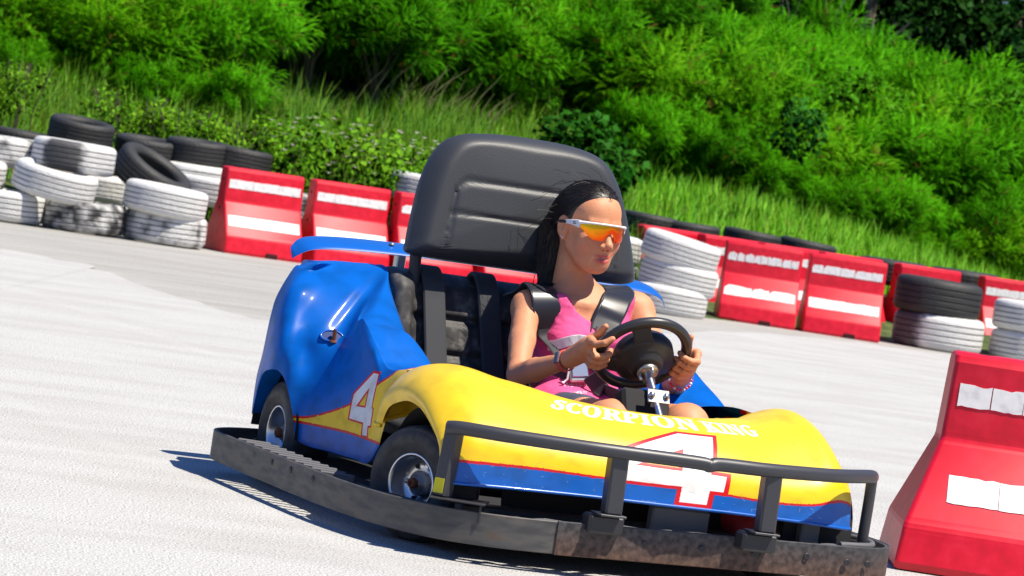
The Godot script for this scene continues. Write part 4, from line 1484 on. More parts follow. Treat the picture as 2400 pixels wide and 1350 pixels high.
func build_body() -> void:
	# nose
	var st := tool_new()
	patch(st, nose_net(), 120, 63, v3(0, 0.15, 0.35))
	var grime := noise_tex(0.012, 91, 512, [[0.2, lin(0.80, 0.78, 0.74)], [0.42, lin(0.95, 0.94, 0.93)], [0.6, Color.WHITE]])
	var nm := mk("nose_gel", Color.WHITE, 0.40)
	nm.albedo_texture = nose_texture()
	nm.clearcoat_enabled = true
	nm.clearcoat = 0.18
	nm.clearcoat_roughness = 0.12
	var nose := commit("nose_cowl", st, nm, kart)
	# its rolled rear edge and lower lip
	var net := nose_net()
	for which in 3:
		var line := []
		for i in 121:
			var col := []
			for c in net: col.append(c[0] if which == 0 else c[c.size() - 1])
			line.append(cr_at(col, 14.0 * i / 120.0))
		st = tool_new()
		if which == 0:
			tube(st, line, 0.0055, 8)
			commit("cowl_edge", st, mk("yellow_gel", lin(0.86, 0.57, 0.010), 0.25), nose)
		elif which == 1:
			tube(st, line, 0.004, 8)
			commit("cowl_lip", st, M.blue_gel, nose)
	# dark inner skin of the fenders and footwell
	for s in [-1.0, 1.0]:
		st = tool_new()
		var inn := []
		for x in [-0.545, -0.50, -0.36 if s < 0 else -0.46]:
			var l := []
			for k in 9:
				var a := PI * (1.04 - 1.08 * k / 8.0)
				l.append(Vector3(x * s * (0.97 if s > 0 else 1.0), 0.150 + 0.176 * sin(a), 0.545 + 0.185 * -cos(a)))
			inn.append(l)
		patch(st, inn, 6, 24, v3(0.45 * s, 0.6, 0.5))
		var a0 := v3(-0.36 * s, 0.05, 0)
		commit("wheel_liner", st, M.black_deep, kart)
	st = tool_new()
	box(st, v3(0, 0.20, 0.60), v3(0.66, 0.20, 0.02), Basis(Vector3.RIGHT, -0.25), 0.004)
	commit("footwell_wall", st, M.black_deep, kart)
	# pods
	var pm := mk("pod_gel", Color.WHITE, 0.36)
	pm.albedo_texture = pod_texture()
	for mm in [nm, pm]:
		mm.detail_enabled = true
		mm.detail_blend_mode = BaseMaterial3D.BLEND_MODE_MUL
		mm.detail_albedo = grime
		mm.detail_uv_layer = BaseMaterial3D.DETAIL_UV_2
		mm.uv2_triplanar = true
		mm.uv2_scale = Vector3(1.6, 2.6, 1.6)
	pm.clearcoat_enabled = true
	pm.clearcoat = 0.06
	pm.clearcoat_roughness = 0.10
	pm.metallic_specular = 0.16
	for s in [-1.0, 1.0]:
		var raw := pod_net()
		var n2 := []
		for c in raw:
			var l := []
			for q in c: l.append(Vector3(-q.x * s if s < 0 else -q.x, q.y, q.z) if s > 0 else q)
			n2.append(l)
		st = tool_new()
		patch(st, n2, 80, 60, v3(0.1 * s, 0.25, -0.35))
		var shell := reuv(st, -0.75, 1.2, 0.10, 0.55)
		var o := MeshInstance3D.new()
		o.name = "side_pod"
		o.mesh = shell
		o.material_override = pm
		kart.add_child(o, true)
		o.set_meta("label", "blue side pod with the number on its yellow flash" if s < 0 else "far blue side pod behind the driver's arm")
		if s < 0:
			# cut-out in the scoop with its threaded stud
			st = tool_new()
			var ctr := v3(-0.44, 0.424, -0.33)
			var best := 9.0
			var fac := Vector3.ZERO
			for iu in 81:
				for iv in 61:
					var pp := []
					for dd in [Vector2(0, 0), Vector2(0.15, 0), Vector2(0, 0.15)]:
						var line := []
						for c in n2: line.append(cr_at(c, iv / 60.0 * (n2[0].size() - 1) * 0.97 + dd.y))
						pp.append(cr_at(line, iu / 80.0 * (n2.size() - 1) * 0.97 + dd.x))
					var dist: float = (pp[0] - v3(-0.455, 0.398, -0.345)).length()
					if dist < best:
						best = dist
						ctr = pp[0]
						fac = (pp[1] - pp[0]).cross(pp[2] - pp[0]).normalized()
			if fac.z < 0.0: fac = -fac
			fac = (fac * 0.4 + v3(-0.25, 0.40, 0.88) * 0.6).normalized()
			ctr += fac * 0.006
			var bx := Vector3.UP.cross(fac).normalized()
			var b := Basis(bx, fac.cross(bx), fac)
			var ring := []
			for k in 28:
				var a := TAU * k / 28.0
				var sy := sin(a) * (0.019 if sin(a) > 0 else 0.012)
				ring.append(ctr + b * v3(cos(a) * 0.029, sy, 0.0))
			for k in 28: tri(st, ctr + b.z * 0.0005, ring[k], ring[(k + 1) % 28], b.z)
			commit("cutout_floor", st, mk("cutout_blue", lin(0.004, 0.03, 0.16), 0.5), o)
			st = tool_new()
			tube(st, ring, 0.003, 6, true)
			commit("cutout_rim", st, M.blue_gel, o)
			st = tool_new()
			var prof := [v2(0, 0.034)]
			for k in 12: prof += [v2(0.0055, 0.033 - k * 0.0028), v2(0.0045, 0.0318 - k * 0.0028)]
			lathe(st, prof, 12, Transform3D(Basis.IDENTITY, ctr + v3(0.002, -0.012, 0.010)))
			lathe(st, [v2(0, 0.006), v2(0.010, 0.006), v2(0.010, 0.0)], 6, Transform3D(Basis.IDENTITY, ctr + v3(0.002, -0.013, 0.010)))
			commit("threaded_stud", st, M.rust, o)
		# black liner over the rear wheel
		st = tool_new()
		var inn := []
		for x in [0.53, 0.48, 0.38]:
			var l := []
			for k in 9:
				var a := PI * (1.02 - 1.04 * k / 8.0)
				l.append(Vector3(x * s, 0.150 + 0.158 * sin(a), -0.47 - 0.172 * cos(a)))
			inn.append(l)
		patch(st, inn, 6, 24, v3(0.45 * s, 0.6, -0.47))
		commit("wheel_liner", st, M.black_deep, kart)
	# rear deck behind the seat
	st = tool_new()
	var deck := []
	for x in [-0.44, -0.3, -0.1, 0.1, 0.3, 0.44]:
		var e: float = 0.02 if absf(x) > 0.2 else 0.0
		deck.append([v3(x, 0.30, -0.46), v3(x, 0.48, -0.48), v3(x, 0.555 + e, -0.54), v3(x, 0.56 + e, -0.66), v3(x, 0.50, -0.76), v3(x, 0.25, -0.80)])
	patch(st, deck, 30, 24, v3(0, 0.2, -0.6))
	commit("rear_deck", st, M.blue_gel, kart)
	# wing
	st = tool_new()
	var foil := []
	for e in [[-0.432, 0.604, 0.012, -0.018], [-0.424, 0.610, 0.028, -0.010], [-0.390, 0.626, 0.048, 0.0], [-0.30, 0.638, 0.058, 0.0], [-0.12, 0.645, 0.06, 0.0], [0.14, 0.647, 0.06, 0.0], [0.42, 0.645, 0.06, 0.0], [0.58, 0.638, 0.058, 0.0], [0.645, 0.627, 0.048, 0.0], [0.672, 0.612, 0.028, -0.010], [0.680, 0.606, 0.010, -0.018]]:
		var l := []
		for k in 13:
			var a := TAU * k / 12.0
			var drop: float = -e[3] * 0.6
			l.append(Vector3(e[0], e[1] + sin(a) * (0.011 if sin(a) > 0 else 0.008) * (e[2] / 0.06) - drop + cos(a) * -0.012, -0.80 + cos(a) * e[2]))
		foil.append(l)
	patch(st, foil, 60, 36, v3(0.14, 0.636, -0.80))
	var wing := commit("rear_wing", st, M.blue_gel, kart)
	for x in [-0.125, 0.40]:
		st = tool_new()
		box(st, v3(x, 0.598, -0.79), v3(0.026, 0.085, 0.03), Basis.IDENTITY, 0.003)
		commit("wing_support", st, M.zinc, wing)
		for dx in [-0.03, 0.02]:
			st = tool_new()
			lathe(st, [v2(0.0, 0.006), v2(0.007, 0.005), v2(0.008, 0.0)], 12, Transform3D(Basis.IDENTITY, v3(x + dx, 0.655, -0.79)))
			commit("wing_bolt", st, M.dull_alloy, wing)

func reuv(st: SurfaceTool, z0: float, dz: float, y0: float, dy: float) -> ArrayMesh:   # lays the side-view texture on a pod
	st.generate_normals()
	st.index()
	var m := st.commit()
	var arr := m.surface_get_arrays(0)
	var v: PackedVector3Array = arr[Mesh.ARRAY_VERTEX]
	var uv := PackedVector2Array()
	for q in v: uv.append(Vector2(clampf((q.z - z0) / dz, 0.001, 0.999), clampf((q.y - y0) / dy, 0.001, 0.999)))
	arr[Mesh.ARRAY_TEX_UV] = uv
	var o := ArrayMesh.new()
	o.add_surface_from_arrays(Mesh.PRIMITIVE_TRIANGLES, arr)
	return o

# ---- seat
func seat_outline(t: float, o: Array) -> Vector2: return cr_at(o, t * o.size(), true)

func groove(d: float, w: float) -> float: return exp(-(d * d) / (w * w))

func build_seat() -> void:
	# upper pad, in its own plane: x across, y up from its lower edge
	var o := [v2(-0.327, 0.04), v2(-0.317, 0.12), v2(-0.303, 0.20), v2(-0.275, 0.275), v2(-0.225, 0.327), v2(-0.13, 0.347), v2(0.0, 0.352), v2(0.12, 0.347), v2(0.205, 0.325), v2(0.252, 0.275), v2(0.285, 0.20), v2(0.308, 0.12), v2(0.325, 0.04), v2(0.318, 0.006), v2(0.22, 0.0), v2(0.0, 0.0), v2(-0.22, 0.0), v2(-0.320, 0.006)]
	var tr := Transform3D(Basis(Vector3.RIGHT, -0.17), v3(0.083, 0.648, -0.435))
	var st := tool_new()
	st.set_smooth_group(0)
	var nu := 120
	var nt := 44
	var ctr := v2(0.0, 0.16)
	var P := []
	for i in nu:
		var q: Vector2 = seat_outline(float(i) / nu, o)
		var l := []
		for k in nt + 1:
			var t := 1.0 - pow(1.0 - float(k) / nt, 1.6)
			var w := ctr.lerp(q, t)
			var e := 1.0 - t
			var edge := (q - ctr).length() * e
			var z := 0.045 * (1.0 - pow(clampf(1.0 - edge / 0.05, 0, 1), 2.2)) + 0.012 * (1.0 - t * t)
			# sewn channels: a frame line inside the rim and two cross seams
			var left: float = -0.245 + 0.10 * w.y
			var right := 0.245 - 0.10 * w.y
			var yt := 0.208
			var inx := w.x > left - 0.004 and w.x < right + 0.004
			if inx:
				var cx := minf(w.x - left, right - w.x)
				var yy := yt - 0.03 * pow(clampf(1.0 - cx / 0.035, 0, 1), 2)
				z -= 0.006 * groove(w.y - yy, 0.006)
				if w.y < yy:
					z += 0.003 * smoothstep(0.0, 0.02, yy - w.y) * smoothstep(0.0, 0.015, cx)
					z -= 0.006 * groove(w.y - 0.118, 0.006)
					z -= 0.005 * groove(cx, 0.005)
			l.append(tr * Vector3(w.x, w.y, z))
		P.append(l)
	for i in nu:
		var j := (i + 1) % nu
		for k in nt:
			quad(st, P[i][k], P[j][k], P[j][k + 1], P[i][k + 1], tr.basis * Vector3(0, 0, 1) + (P[i][k + 1] - tr * Vector3(0, 0.16, 0)) * 2.0)
	var back := []
	for i in nu:
		var q: Vector2 = seat_outline(float(i) / nu, o)
		var ring := [P[i][nt]]
		for e in [[1.0, -0.03], [0.97, -0.05], [0.9, -0.056]]:
			var w := ctr.lerp(q, e[0])
			ring.append(tr * Vector3(w.x, w.y, e[1]))
		back.append(ring)
	for i in nu:
		var j := (i + 1) % nu
		for k in 3:
			quad(st, back[i][k], back[j][k], back[j][k + 1], back[i][k + 1], (back[i][k] - tr * Vector3(0, 0.16, 0)) + tr.basis * Vector3(0, 0, -0.05 * k))
		tri(st, back[i][3], back[j][3], tr * Vector3(0, 0.16, -0.058), tr.basis * Vector3(0, 0, -1))
	commit("headrest_pad", st, M.seat_vinyl, kart)
	for x in [-0.205, 0.30]:
		st = tool_new()
		tube(st, [v3(x + 0.01, 0.40, -0.46), v3(x, 0.60, -0.47), v3(x + 0.0, 0.72, -0.49)], 0.016, 10)
		commit("headrest_post", st, M.black_plastic, kart)
	# lower backrest with bolsters
	st = tool_new()
	var net := []
	for e in [[-0.282, -0.02, -0.10], [-0.276, -0.01, 0.02], [-0.258, 0.0, 0.060], [-0.222, 0.0, 0.055], [-0.198, 0.0, 0.020], [-0.16, 0.0, 0.006], [0.0, 0.0, 0.0], [0.08, 0.0, 0.012], [0.16, 0.0, 0.0], [0.32, 0.0, 0.006], [0.385, 0.0, 0.055], [0.425, 0.0, 0.060], [0.455, -0.01, 0.03], [0.465, -0.02, -0.10]]:
		var l := []
		for k in 26:
			var t := k / 25.0
			var y := lerpf(0.215, 0.598 + e[1], t)
			var z: float = -0.375 - 0.105 * t + e[2]
			z -= 0.035 * pow(clampf((t - 0.9) / 0.1, 0, 1), 2.0)
			if e[2] < 0.03 and e[2] > -0.05:
				for yy in [0.30, 0.40, 0.49]: z -= 0.012 * groove(y - yy, 0.009)
			l.append(Vector3(e[0] + 0.03 * (1.0 - t) * signf(e[0] - 0.07) * 0.6, y, z))
		l.append(Vector3(e[0], 0.60 + e[1], -0.545))
		l.append(Vector3(e[0], 0.50, -0.56))
		net.append(l)
	patch(st, net, 78, 80, v3(0.07, 0.4, -0.50))
	commit("backrest", st, M.worn_vinyl, kart)
	st = tool_new()
	var cush := []
	for x in [-0.28, -0.26, -0.15, 0.07, 0.29, 0.43, 0.46]:
		var e: float = 0.035 if x < -0.27 or x > 0.45 else 0.0
		cush.append([v3(x, 0.12, -0.42), v3(x, 0.215 - e, -0.41), v3(x, 0.225 - e, -0.2), v3(x, 0.24 - e, 0.0), v3(x, 0.225 - e, 0.05), v3(x, 0.12, 0.06)])
	patch(st, cush, 36, 30, v3(0.07, 0.1, -0.2))
	commit("seat_cushion", st, M.seat_vinyl, kart)
	# passenger harness: two straps over the backrest
	for e in [[-0.155, 0.0], [0.002, 0.012]]:
		st = tool_new()
		var pts := []
		for k in 12:
			var t := k / 11.0
			pts.append(Vector3(e[0] + 0.015 * (1.0 - t) * 1.6 + e[1] * (1.0 - t), lerpf(0.24, 0.575, t), lerpf(-0.355, -0.458, t) + 0.012))
		pts.append(Vector3(e[0], 0.600, -0.470))
		pts.append(Vector3(e[0], 0.617, -0.497))
		pts.append(Vector3(e[0], 0.612, -0.528))
		pts.append(Vector3(e[0], 0.57, -0.56))
		pts.append(Vector3(e[0], 0.50, -0.575))
		ribbon(st, smooth_path(pts, 3), [Vector3.RIGHT], 0.062, 0.012)
		commit("passenger_strap", st, M.webbing, kart)

# ---- steering
const WHEEL_C := Vector3(0.168, 0.503, 0.2)
const WHEEL_R := 0.1135

func steer_basis() -> Basis:
	var n := Vector3(0, -sin(deg_to_rad(42.0)), cos(deg_to_rad(42.0)))   # forwards and down, along the column
	var u := Vector3.RIGHT
	return Basis(u, n.cross(u), n).rotated(n, deg_to_rad(-14.0))

func build_steering() -> void:
	var b := steer_basis()
	var sw := Node3D.new()
	sw.name = "steering_wheel"
	sw.transform = Transform3D(b, WHEEL_C)
	kart.add_child(sw, true)
	var st := tool_new()
	var ring := []
	for k in 64:
		var a := TAU * k / 64.0
		ring.append(Vector3(cos(a), sin(a), 0) * WHEEL_R)
	tube(st, ring, 0.0138, 14, true)
	commit("wheel_rim", st, M.wheel_grip, sw)
	for a in [129.0, 217.0, 2.0]:
		st = tool_new()
		var d := Vector3(cos(deg_to_rad(a)), sin(deg_to_rad(a)), 0)
		var acr := Vector3(-d.y, d.x, 0)
		ribbon(st, smooth_path([d * 0.03 + Vector3(0, 0, 0.032), d * 0.07 + Vector3(0, 0, 0.022), d * 0.110 + Vector3(0, 0, 0.0)], 5), [acr], [0.07, 0.068, 0.064, 0.060, 0.056, 0.052, 0.049, 0.047, 0.046, 0.046, 0.047], 0.012)
		commit("spoke", st, M.black_plastic, sw)
	st = tool_new()
	var zf := Transform3D(Basis(Vector3.RIGHT, PI / 2), Vector3.ZERO)   # profile height along +z
	lathe(st, [v2(0.0, 0.056), v2(0.034, 0.056), v2(0.040, 0.052), v2(0.048, 0.036), v2(0.068, 0.032), v2(0.076, 0.025), v2(0.078, 0.0), v2(0.070, -0.016), v2(0.0, -0.022)], 40, zf)
	commit("wheel_hub", st, M.black_plastic, sw)
	st = tool_new()
	lathe(st, [v2(0.0, 0.0015), v2(0.003, 0.001), v2(0.0034, -0.002)], 10, Transform3D(Basis(Vector3.RIGHT, PI / 2), v3(0.0, 0.062, 0.028)))
	commit("spoke_screw", st, M.zinc, sw)
	st = tool_new()
	lathe(st, [v2(0.0, 0.068), v2(0.026, 0.068), v2(0.027, 0.066), v2(0.027, 0.060), v2(0.026, 0.058), v2(0.0, 0.058)], 32, zf)
	var fl := commit("column_flange", st, M.zinc, sw)
	for k in 3:
		var a := TAU * k / 3.0 + 0.35
		st = tool_new()
		lathe(st, [v2(0.0, 0.086), v2(0.0042, 0.086), v2(0.0042, 0.068)], 6, zf * Transform3D(Basis.IDENTITY, Vector3(0.021 * cos(a), 0, 0.021 * sin(a))))
		commit("flange_bolt", st, M.zinc, fl)
	st = tool_new()
	tube(st, [v3(0, 0, 0.066), v3(0, 0, 0.125)], 0.0105, 16)
	commit("column_tube", st, M.chrome, sw)
	st = tool_new()
	tube(st, [v3(0, 0, 0.12), v3(0, 0, 0.42)], 0.008, 14)
	commit("column_shaft", st, M.chrome, sw)
	# support box and plate
	var sb := Basis(Vector3.RIGHT, deg_to_rad(-26.0))
	var pc := WHEEL_C + b.z * 0.15
	st = tool_new()
	box(st, pc + v3(-0.010, -0.040, -0.035), v3(0.13, 0.105, 0.05), sb, 0.008)
	var sup := commit("column_support", st, M.black_deep, kart)
	st = tool_new()
	box(st, pc + sb * v3(0.004, 0.0, 0.012), v3(0.060, 0.036, 0.006), sb, 0.0015)
	commit("support_plate", st, M.zinc, sup)
	for x in [-0.018, 0.022]:
		st = tool_new()
		lathe(st, [v2(0.0, 0.009), v2(0.0065, 0.008), v2(0.0075, 0.0035), v2(0.009, 0.003), v2(0.009, 0.0)], 6, Transform3D(sb * Basis(Vector3.RIGHT, PI / 2), pc + sb * v3(x + 0.002, 0.001, 0.015)))
		commit("plate_bolt", st, M.chrome, sup)

func build_kart() -> void:
	kart = base("go_kart", Vector3.ZERO, "blue and yellow two-seat go-kart number 4 with black bumper", "go-kart")
	build_bumper()
	build_guard()
	build_wheels()
	build_body()
	build_seat()
	build_steering()

# ---------------------------------------------------------------- person
class Field:   # distances on a grid, joined smoothly, meshed with surface nets
	var o: Vector3
	var h: float
	var nx: int
	var ny: int
	var nz: int
	var d := PackedFloat32Array()
	func _init(lo: Vector3, hi: Vector3, cell: float) -> void:
		o = lo
		h = cell
		nx = int(ceil((hi.x - lo.x) / h)) + 1
		ny = int(ceil((hi.y - lo.y) / h)) + 1
		nz = int(ceil((hi.z - lo.z) / h)) + 1
		d.resize(nx * ny * nz)
		d.fill(0.05)
	func span(lo: Vector3, hi: Vector3) -> Array:
		return [clampi(int((lo.x - o.x) / h), 0, nx - 1), clampi(int((hi.x - o.x) / h) + 1, 0, nx - 1), clampi(int((lo.y - o.y) / h), 0, ny - 1), clampi(int((hi.y - o.y) / h) + 1, 0, ny - 1), clampi(int((lo.z - o.z) / h), 0, nz - 1), clampi(int((hi.z - o.z) / h) + 1, 0, nz - 1)]
	func cap(a: Vector3, b: Vector3, ra: float, rb: float, k := 0.01, cut := false) -> void:
		var r := maxf(ra, rb) + k + h * 3.0
		var e := span(a.min(b) - Vector3.ONE * r, a.max(b) + Vector3.ONE * r)
		var ba := b - a
		var inv := 1.0 / maxf(ba.length_squared(), 1e-9)
		var ik := 0.25 / k
		for x in range(e[0], e[1] + 1):
			for y in range(e[2], e[3] + 1):
				var row := (x * ny + y) * nz
				var p := Vector3(o.x + x * h - a.x, o.y + y * h - a.y, 0)
				for z in range(e[4], e[5] + 1):
					p.z = o.z + z * h - a.z
					var t := clampf(p.dot(ba) * inv, 0.0, 1.0)
					var v := (p - ba * t).length() - (ra + (rb - ra) * t)
					var w := d[row + z]
					if cut:
						v = -v
						var q := maxf(k - absf(w - v), 0.0)
						d[row + z] = maxf(w, v) + q * q * ik
					else:
						var q := maxf(k - absf(w - v), 0.0)
						d[row + z] = minf(w, v) - q * q * ik
	func ell(c: Vector3, r: Vector3, k := 0.01, cut := false, b := Basis.IDENTITY) -> void:
		var m := maxf(r.x, maxf(r.y, r.z)) + k + h * 3.0
		var e := span(c - Vector3.ONE * m, c + Vector3.ONE * m)
		var ib := b.transposed()
		var ik := 0.25 / k
		var i1 := Vector3.ONE / r
		var mr := minf(r.x, minf(r.y, r.z))
		for x in range(e[0], e[1] + 1):
			for y in range(e[2], e[3] + 1):
				var row := (x * ny + y) * nz
				for z in range(e[4], e[5] + 1):
					var q1 := (ib * Vector3(o.x + x * h - c.x, o.y + y * h - c.y, o.z + z * h - c.z)) * i1
					var l := q1.length()
					var g := (q1 * i1).length()
					var v := l * (l - 1.0) / g if g > 1e-6 else -mr
					var w := d[row + z]
					if cut:
						v = -v
						var q := maxf(k - absf(w - v), 0.0)
						d[row + z] = maxf(w, v) + q * q * ik
					else:
						var q := maxf(k - absf(w - v), 0.0)
						d[row + z] = minf(w, v) - q * q * ik
	func chain(pts: Array, rs: Array, k := 0.01) -> void:
		for i in pts.size() - 1: cap(pts[i], pts[i + 1], rs[i], rs[i + 1], k)
	func get_at(p: Vector3) -> float:
		var fx := clampf((p.x - o.x) / h, 0, nx - 1.001)
		var fy := clampf((p.y - o.y) / h, 0, ny - 1.001)
		var fz := clampf((p.z - o.z) / h, 0, nz - 1.001)
		var x := int(fx)
		var y := int(fy)
		var z := int(fz)
		var i := (x * ny + y) * nz + z
		var sx := nz * ny
		var u := fx - x
		var v := fy - y
		var w := fz - z
		return lerpf(lerpf(lerpf(d[i], d[i + 1], w), lerpf(d[i + nz], d[i + nz + 1], w), v), lerpf(lerpf(d[i + sx], d[i + sx + 1], w), lerpf(d[i + sx + nz], d[i + sx + nz + 1], w), v), u)

func surf_y(f: Field, x: float, z: float) -> float:   # the top of the body at (x, z)
	var y := 0.70
	while y > 0.3 and f.get_at(Vector3(x, y, z)) > 0.0: y -= 0.002
	return y

func surf_z(f: Field, x: float, y: float, from := 0.05) -> float:   # the front of the body at (x, y)
	var z := from
	while z > f.o.z + 0.02 and f.get_at(Vector3(x, y, z)) > 0.0: z -= 0.003
	return z

# meshes a field into the arrays of «to»; tint gives each point its colour
func net_mesh(f: Field, to: Dictionary, tint: Callable, tr := Transform3D.IDENTITY) -> void:
	var ids := {}
	var ny := f.ny
	var nz := f.nz
	var d := f.d
	var h := f.h
	var off := [0, nz * ny, nz, nz * ny + nz, 1, nz * ny + 1, nz + 1, nz * ny + nz + 1]
	var edges := [[0, 1], [2, 3], [4, 5], [6, 7], [0, 2], [1, 3], [4, 6], [5, 7], [0, 4], [1, 5], [2, 6], [3, 7]]
	var lim := h * 2.0
	for x in f.nx - 1:
		for y in ny - 1:
			var row := (x * ny + y) * nz
			for z in nz - 1:
				var i := row + z
				if absf(d[i]) > lim: continue
				var s := 0
				for k in 8:
					if d[i + off[k]] < 0.0: s += 1
				if s == 0 or s == 8: continue
				var acc := Vector3.ZERO
				var n := 0
				for e in edges:
					var a := d[i + off[e[0]]]
					var b := d[i + off[e[1]]]
					if (a < 0.0) != (b < 0.0):
						var t := a / (a - b)
						var pa := Vector3(e[0] & 1, (e[0] >> 1) & 1, e[0] >> 2)
						var pb := Vector3(e[1] & 1, (e[1] >> 1) & 1, e[1] >> 2)
						acc += pa.lerp(pb, t)
						n += 1
				acc /= n
				var g := Vector3.ZERO
				for k in 4:
					g.x += d[i + off[edges[k][1]]] - d[i + off[edges[k][0]]]
					g.y += d[i + off[edges[4 + k][1]]] - d[i + off[edges[4 + k][0]]]
					g.z += d[i + off[edges[8 + k][1]]] - d[i + off[edges[8 + k][0]]]
				var p := f.o + (Vector3(x, y, z) + acc) * h
				ids[i] = to.v.size()
				to.v.append(tr * p)
				to.n.append((tr.basis * g).normalized())
				to.c.append(tint.call(p))
	for x in range(1, f.nx - 1):
		for y in range(1, ny - 1):
			var row := (x * ny + y) * nz
			for z in range(1, nz - 1):
				var i := row + z
				var a := d[i]
				if absf(a) > lim: continue
				var inside := a < 0.0
				for ax in 3:
					var b := d[i + [nz * ny, nz, 1][ax]]
					if inside == (b < 0.0): continue
					var u: int = [nz, 1, nz * ny][ax]
					var w: int = [1, nz * ny, nz][ax]
					var q := [ids.get(i - u - w, -1), ids.get(i - w, -1), ids.get(i, -1), ids.get(i - u, -1)]
					if q.min() < 0: continue
					if inside:
						to.i.append_array(PackedInt32Array([q[0], q[2], q[1], q[0], q[3], q[2]]))
					else:
						to.i.append_array(PackedInt32Array([q[0], q[1], q[2], q[0], q[2], q[3]]))

func bag() -> Dictionary: return {"v": PackedVector3Array(), "n": PackedVector3Array(), "c": PackedColorArray(), "i": PackedInt32Array()}

func bag_mesh(b: Dictionary) -> ArrayMesh:
	var arr := []
	arr.resize(Mesh.ARRAY_MAX)
	arr[Mesh.ARRAY_VERTEX] = b.v
	arr[Mesh.ARRAY_NORMAL] = b.n
	arr[Mesh.ARRAY_COLOR] = b.c
	arr[Mesh.ARRAY_INDEX] = b.i
	var m := ArrayMesh.new()
	m.add_surface_from_arrays(Mesh.PRIMITIVE_TRIANGLES, arr)
	return m

func part(called: String, mesh: Mesh, m: Material, parent: Node) -> MeshInstance3D:
	var o := MeshInstance3D.new()
	o.name = called
	o.mesh = mesh
	o.material_override = m
	parent.add_child(o, true)
	return o

const SKIN := Color(0.64, 0.275, 0.138)

func blob(p: Vector3, c: Vector3, r: Vector3) -> float:   # 1 inside an ellipsoid, fading out at its edge
	return clampf(1.6 - 1.2 * ((p - c) / r).length(), 0.0, 1.0)

func head_tint(p: Vector3) -> Color:
	var c := SKIN
	var ax := absf(p.x)
	c = c.lerp(Color(0.62, 0.20, 0.11), 0.5 * blob(Vector3(ax, p.y, p.z), v3(0.040, -0.032, 0.066), v3(0.026, 0.024, 0.03)))
	var lip := maxf(blob(v3(ax, p.y, 0), v3(0.0, -0.0625, 0), v3(0.0255, 0.0052, 1)), blob(v3(ax, p.y, 0), v3(0.0, -0.0745, 0), v3(0.0225, 0.0066, 1)))
	if p.z > 0.06: c = c.lerp(Color(0.60, 0.115, 0.095), clampf(lip * 1.6, 0, 1))
	if p.z > 0.06 and ax < 0.0140 and absf(p.y + 0.0683) < 0.0020: c = Color(0.34, 0.26, 0.21)
	if p.z > 0.085 and blob(v3(ax, p.y, 0), v3(0.0075, -0.0455, 0), v3(0.0035, 0.0022, 1)) > 0.4: c = Color(0.12, 0.03, 0.015)
	return c

func head_field() -> Field:
	var f := Field.new(v3(-0.092, -0.16, -0.125), v3(0.092, 0.135, 0.125), 0.0034)
	f.ell(v3(0, 0.034, -0.014), v3(0.073, 0.082, 0.092), 0.01)
	f.ell(v3(0, 0.045, 0.038), v3(0.060, 0.050, 0.050), 0.03)
	f.ell(v3(0, -0.022, 0.028), v3(0.059, 0.075, 0.060), 0.03)
	f.ell(v3(0, -0.062, 0.042), v3(0.046, 0.042, 0.041), 0.028)
	f.ell(v3(0, -0.087, 0.058), v3(0.022, 0.0165, 0.019), 0.024)
	for s in [-1.0, 1.0]:
		f.cap(v3(0.050 * s, -0.045, 0.004), v3(0.020 * s, -0.086, 0.052), 0.015, 0.014, 0.03)
		f.ell(v3(0.041 * s, -0.028, 0.056), v3(0.024, 0.023, 0.022), 0.026)
		f.ell(v3(0.032 * s, 0.003, 0.094), v3(0.019, 0.011, 0.012), 0.012, true)
		f.ell(v3(0.031 * s, 0.001, 0.073), v3(0.014, 0.009, 0.011), 0.005)
		f.cap(v3(0.012 * s, 0.020, 0.087), v3(0.048 * s, 0.022, 0.070), 0.006, 0.005, 0.014)
	f.cap(v3(0, 0.006, 0.083), v3(0, -0.030, 0.101), 0.0075, 0.0095, 0.012)
	f.ell(v3(0, -0.033, 0.104), v3(0.0105, 0.0095, 0.0095), 0.008)
	for s in [-1.0, 1.0]:
		f.ell(v3(0.0125 * s, -0.038, 0.092), v3(0.0085, 0.0075, 0.0105), 0.006)
		f.ell(v3(0.007 * s, -0.0462, 0.097), v3(0.0036, 0.003, 0.005), 0.002, true)
		# upper and lower lip, each half
		f.cap(v3(0.0260 * s, -0.0672, 0.0725), v3(0.004 * s, -0.0632, 0.0838), 0.0026, 0.0044, 0.009)
		f.cap(v3(0.0250 * s, -0.0690, 0.0725), v3(0.003 * s, -0.0752, 0.0828), 0.0028, 0.0050, 0.009)
	f.cap(v3(-0.017, -0.0687, 0.0865), v3(0.017, -0.0687, 0.0865), 0.0030, 0.0030, 0.002, true)
	# neck
	f.cap(v3(0.0, -0.02, -0.035), v3(0.0, -0.15, -0.045), 0.045, 0.042, 0.03)
	for s in [-1.0, 1.0]:
		var b := Basis(Vector3.UP, -0.35 * s) * Basis(Vector3.RIGHT, -0.15)
		f.ell(v3(0.0755 * s, -0.004, -0.010), v3(0.0085, 0.031, 0.0190), 0.004, false, b)
		f.ell(v3(0.0745 * s, -0.030, -0.004), v3(0.0068, 0.010, 0.009), 0.005)
		f.ell(v3(0.0865 * s, 0.0, -0.006), v3(0.0085, 0.017, 0.0100), 0.003, true, b)
	return f

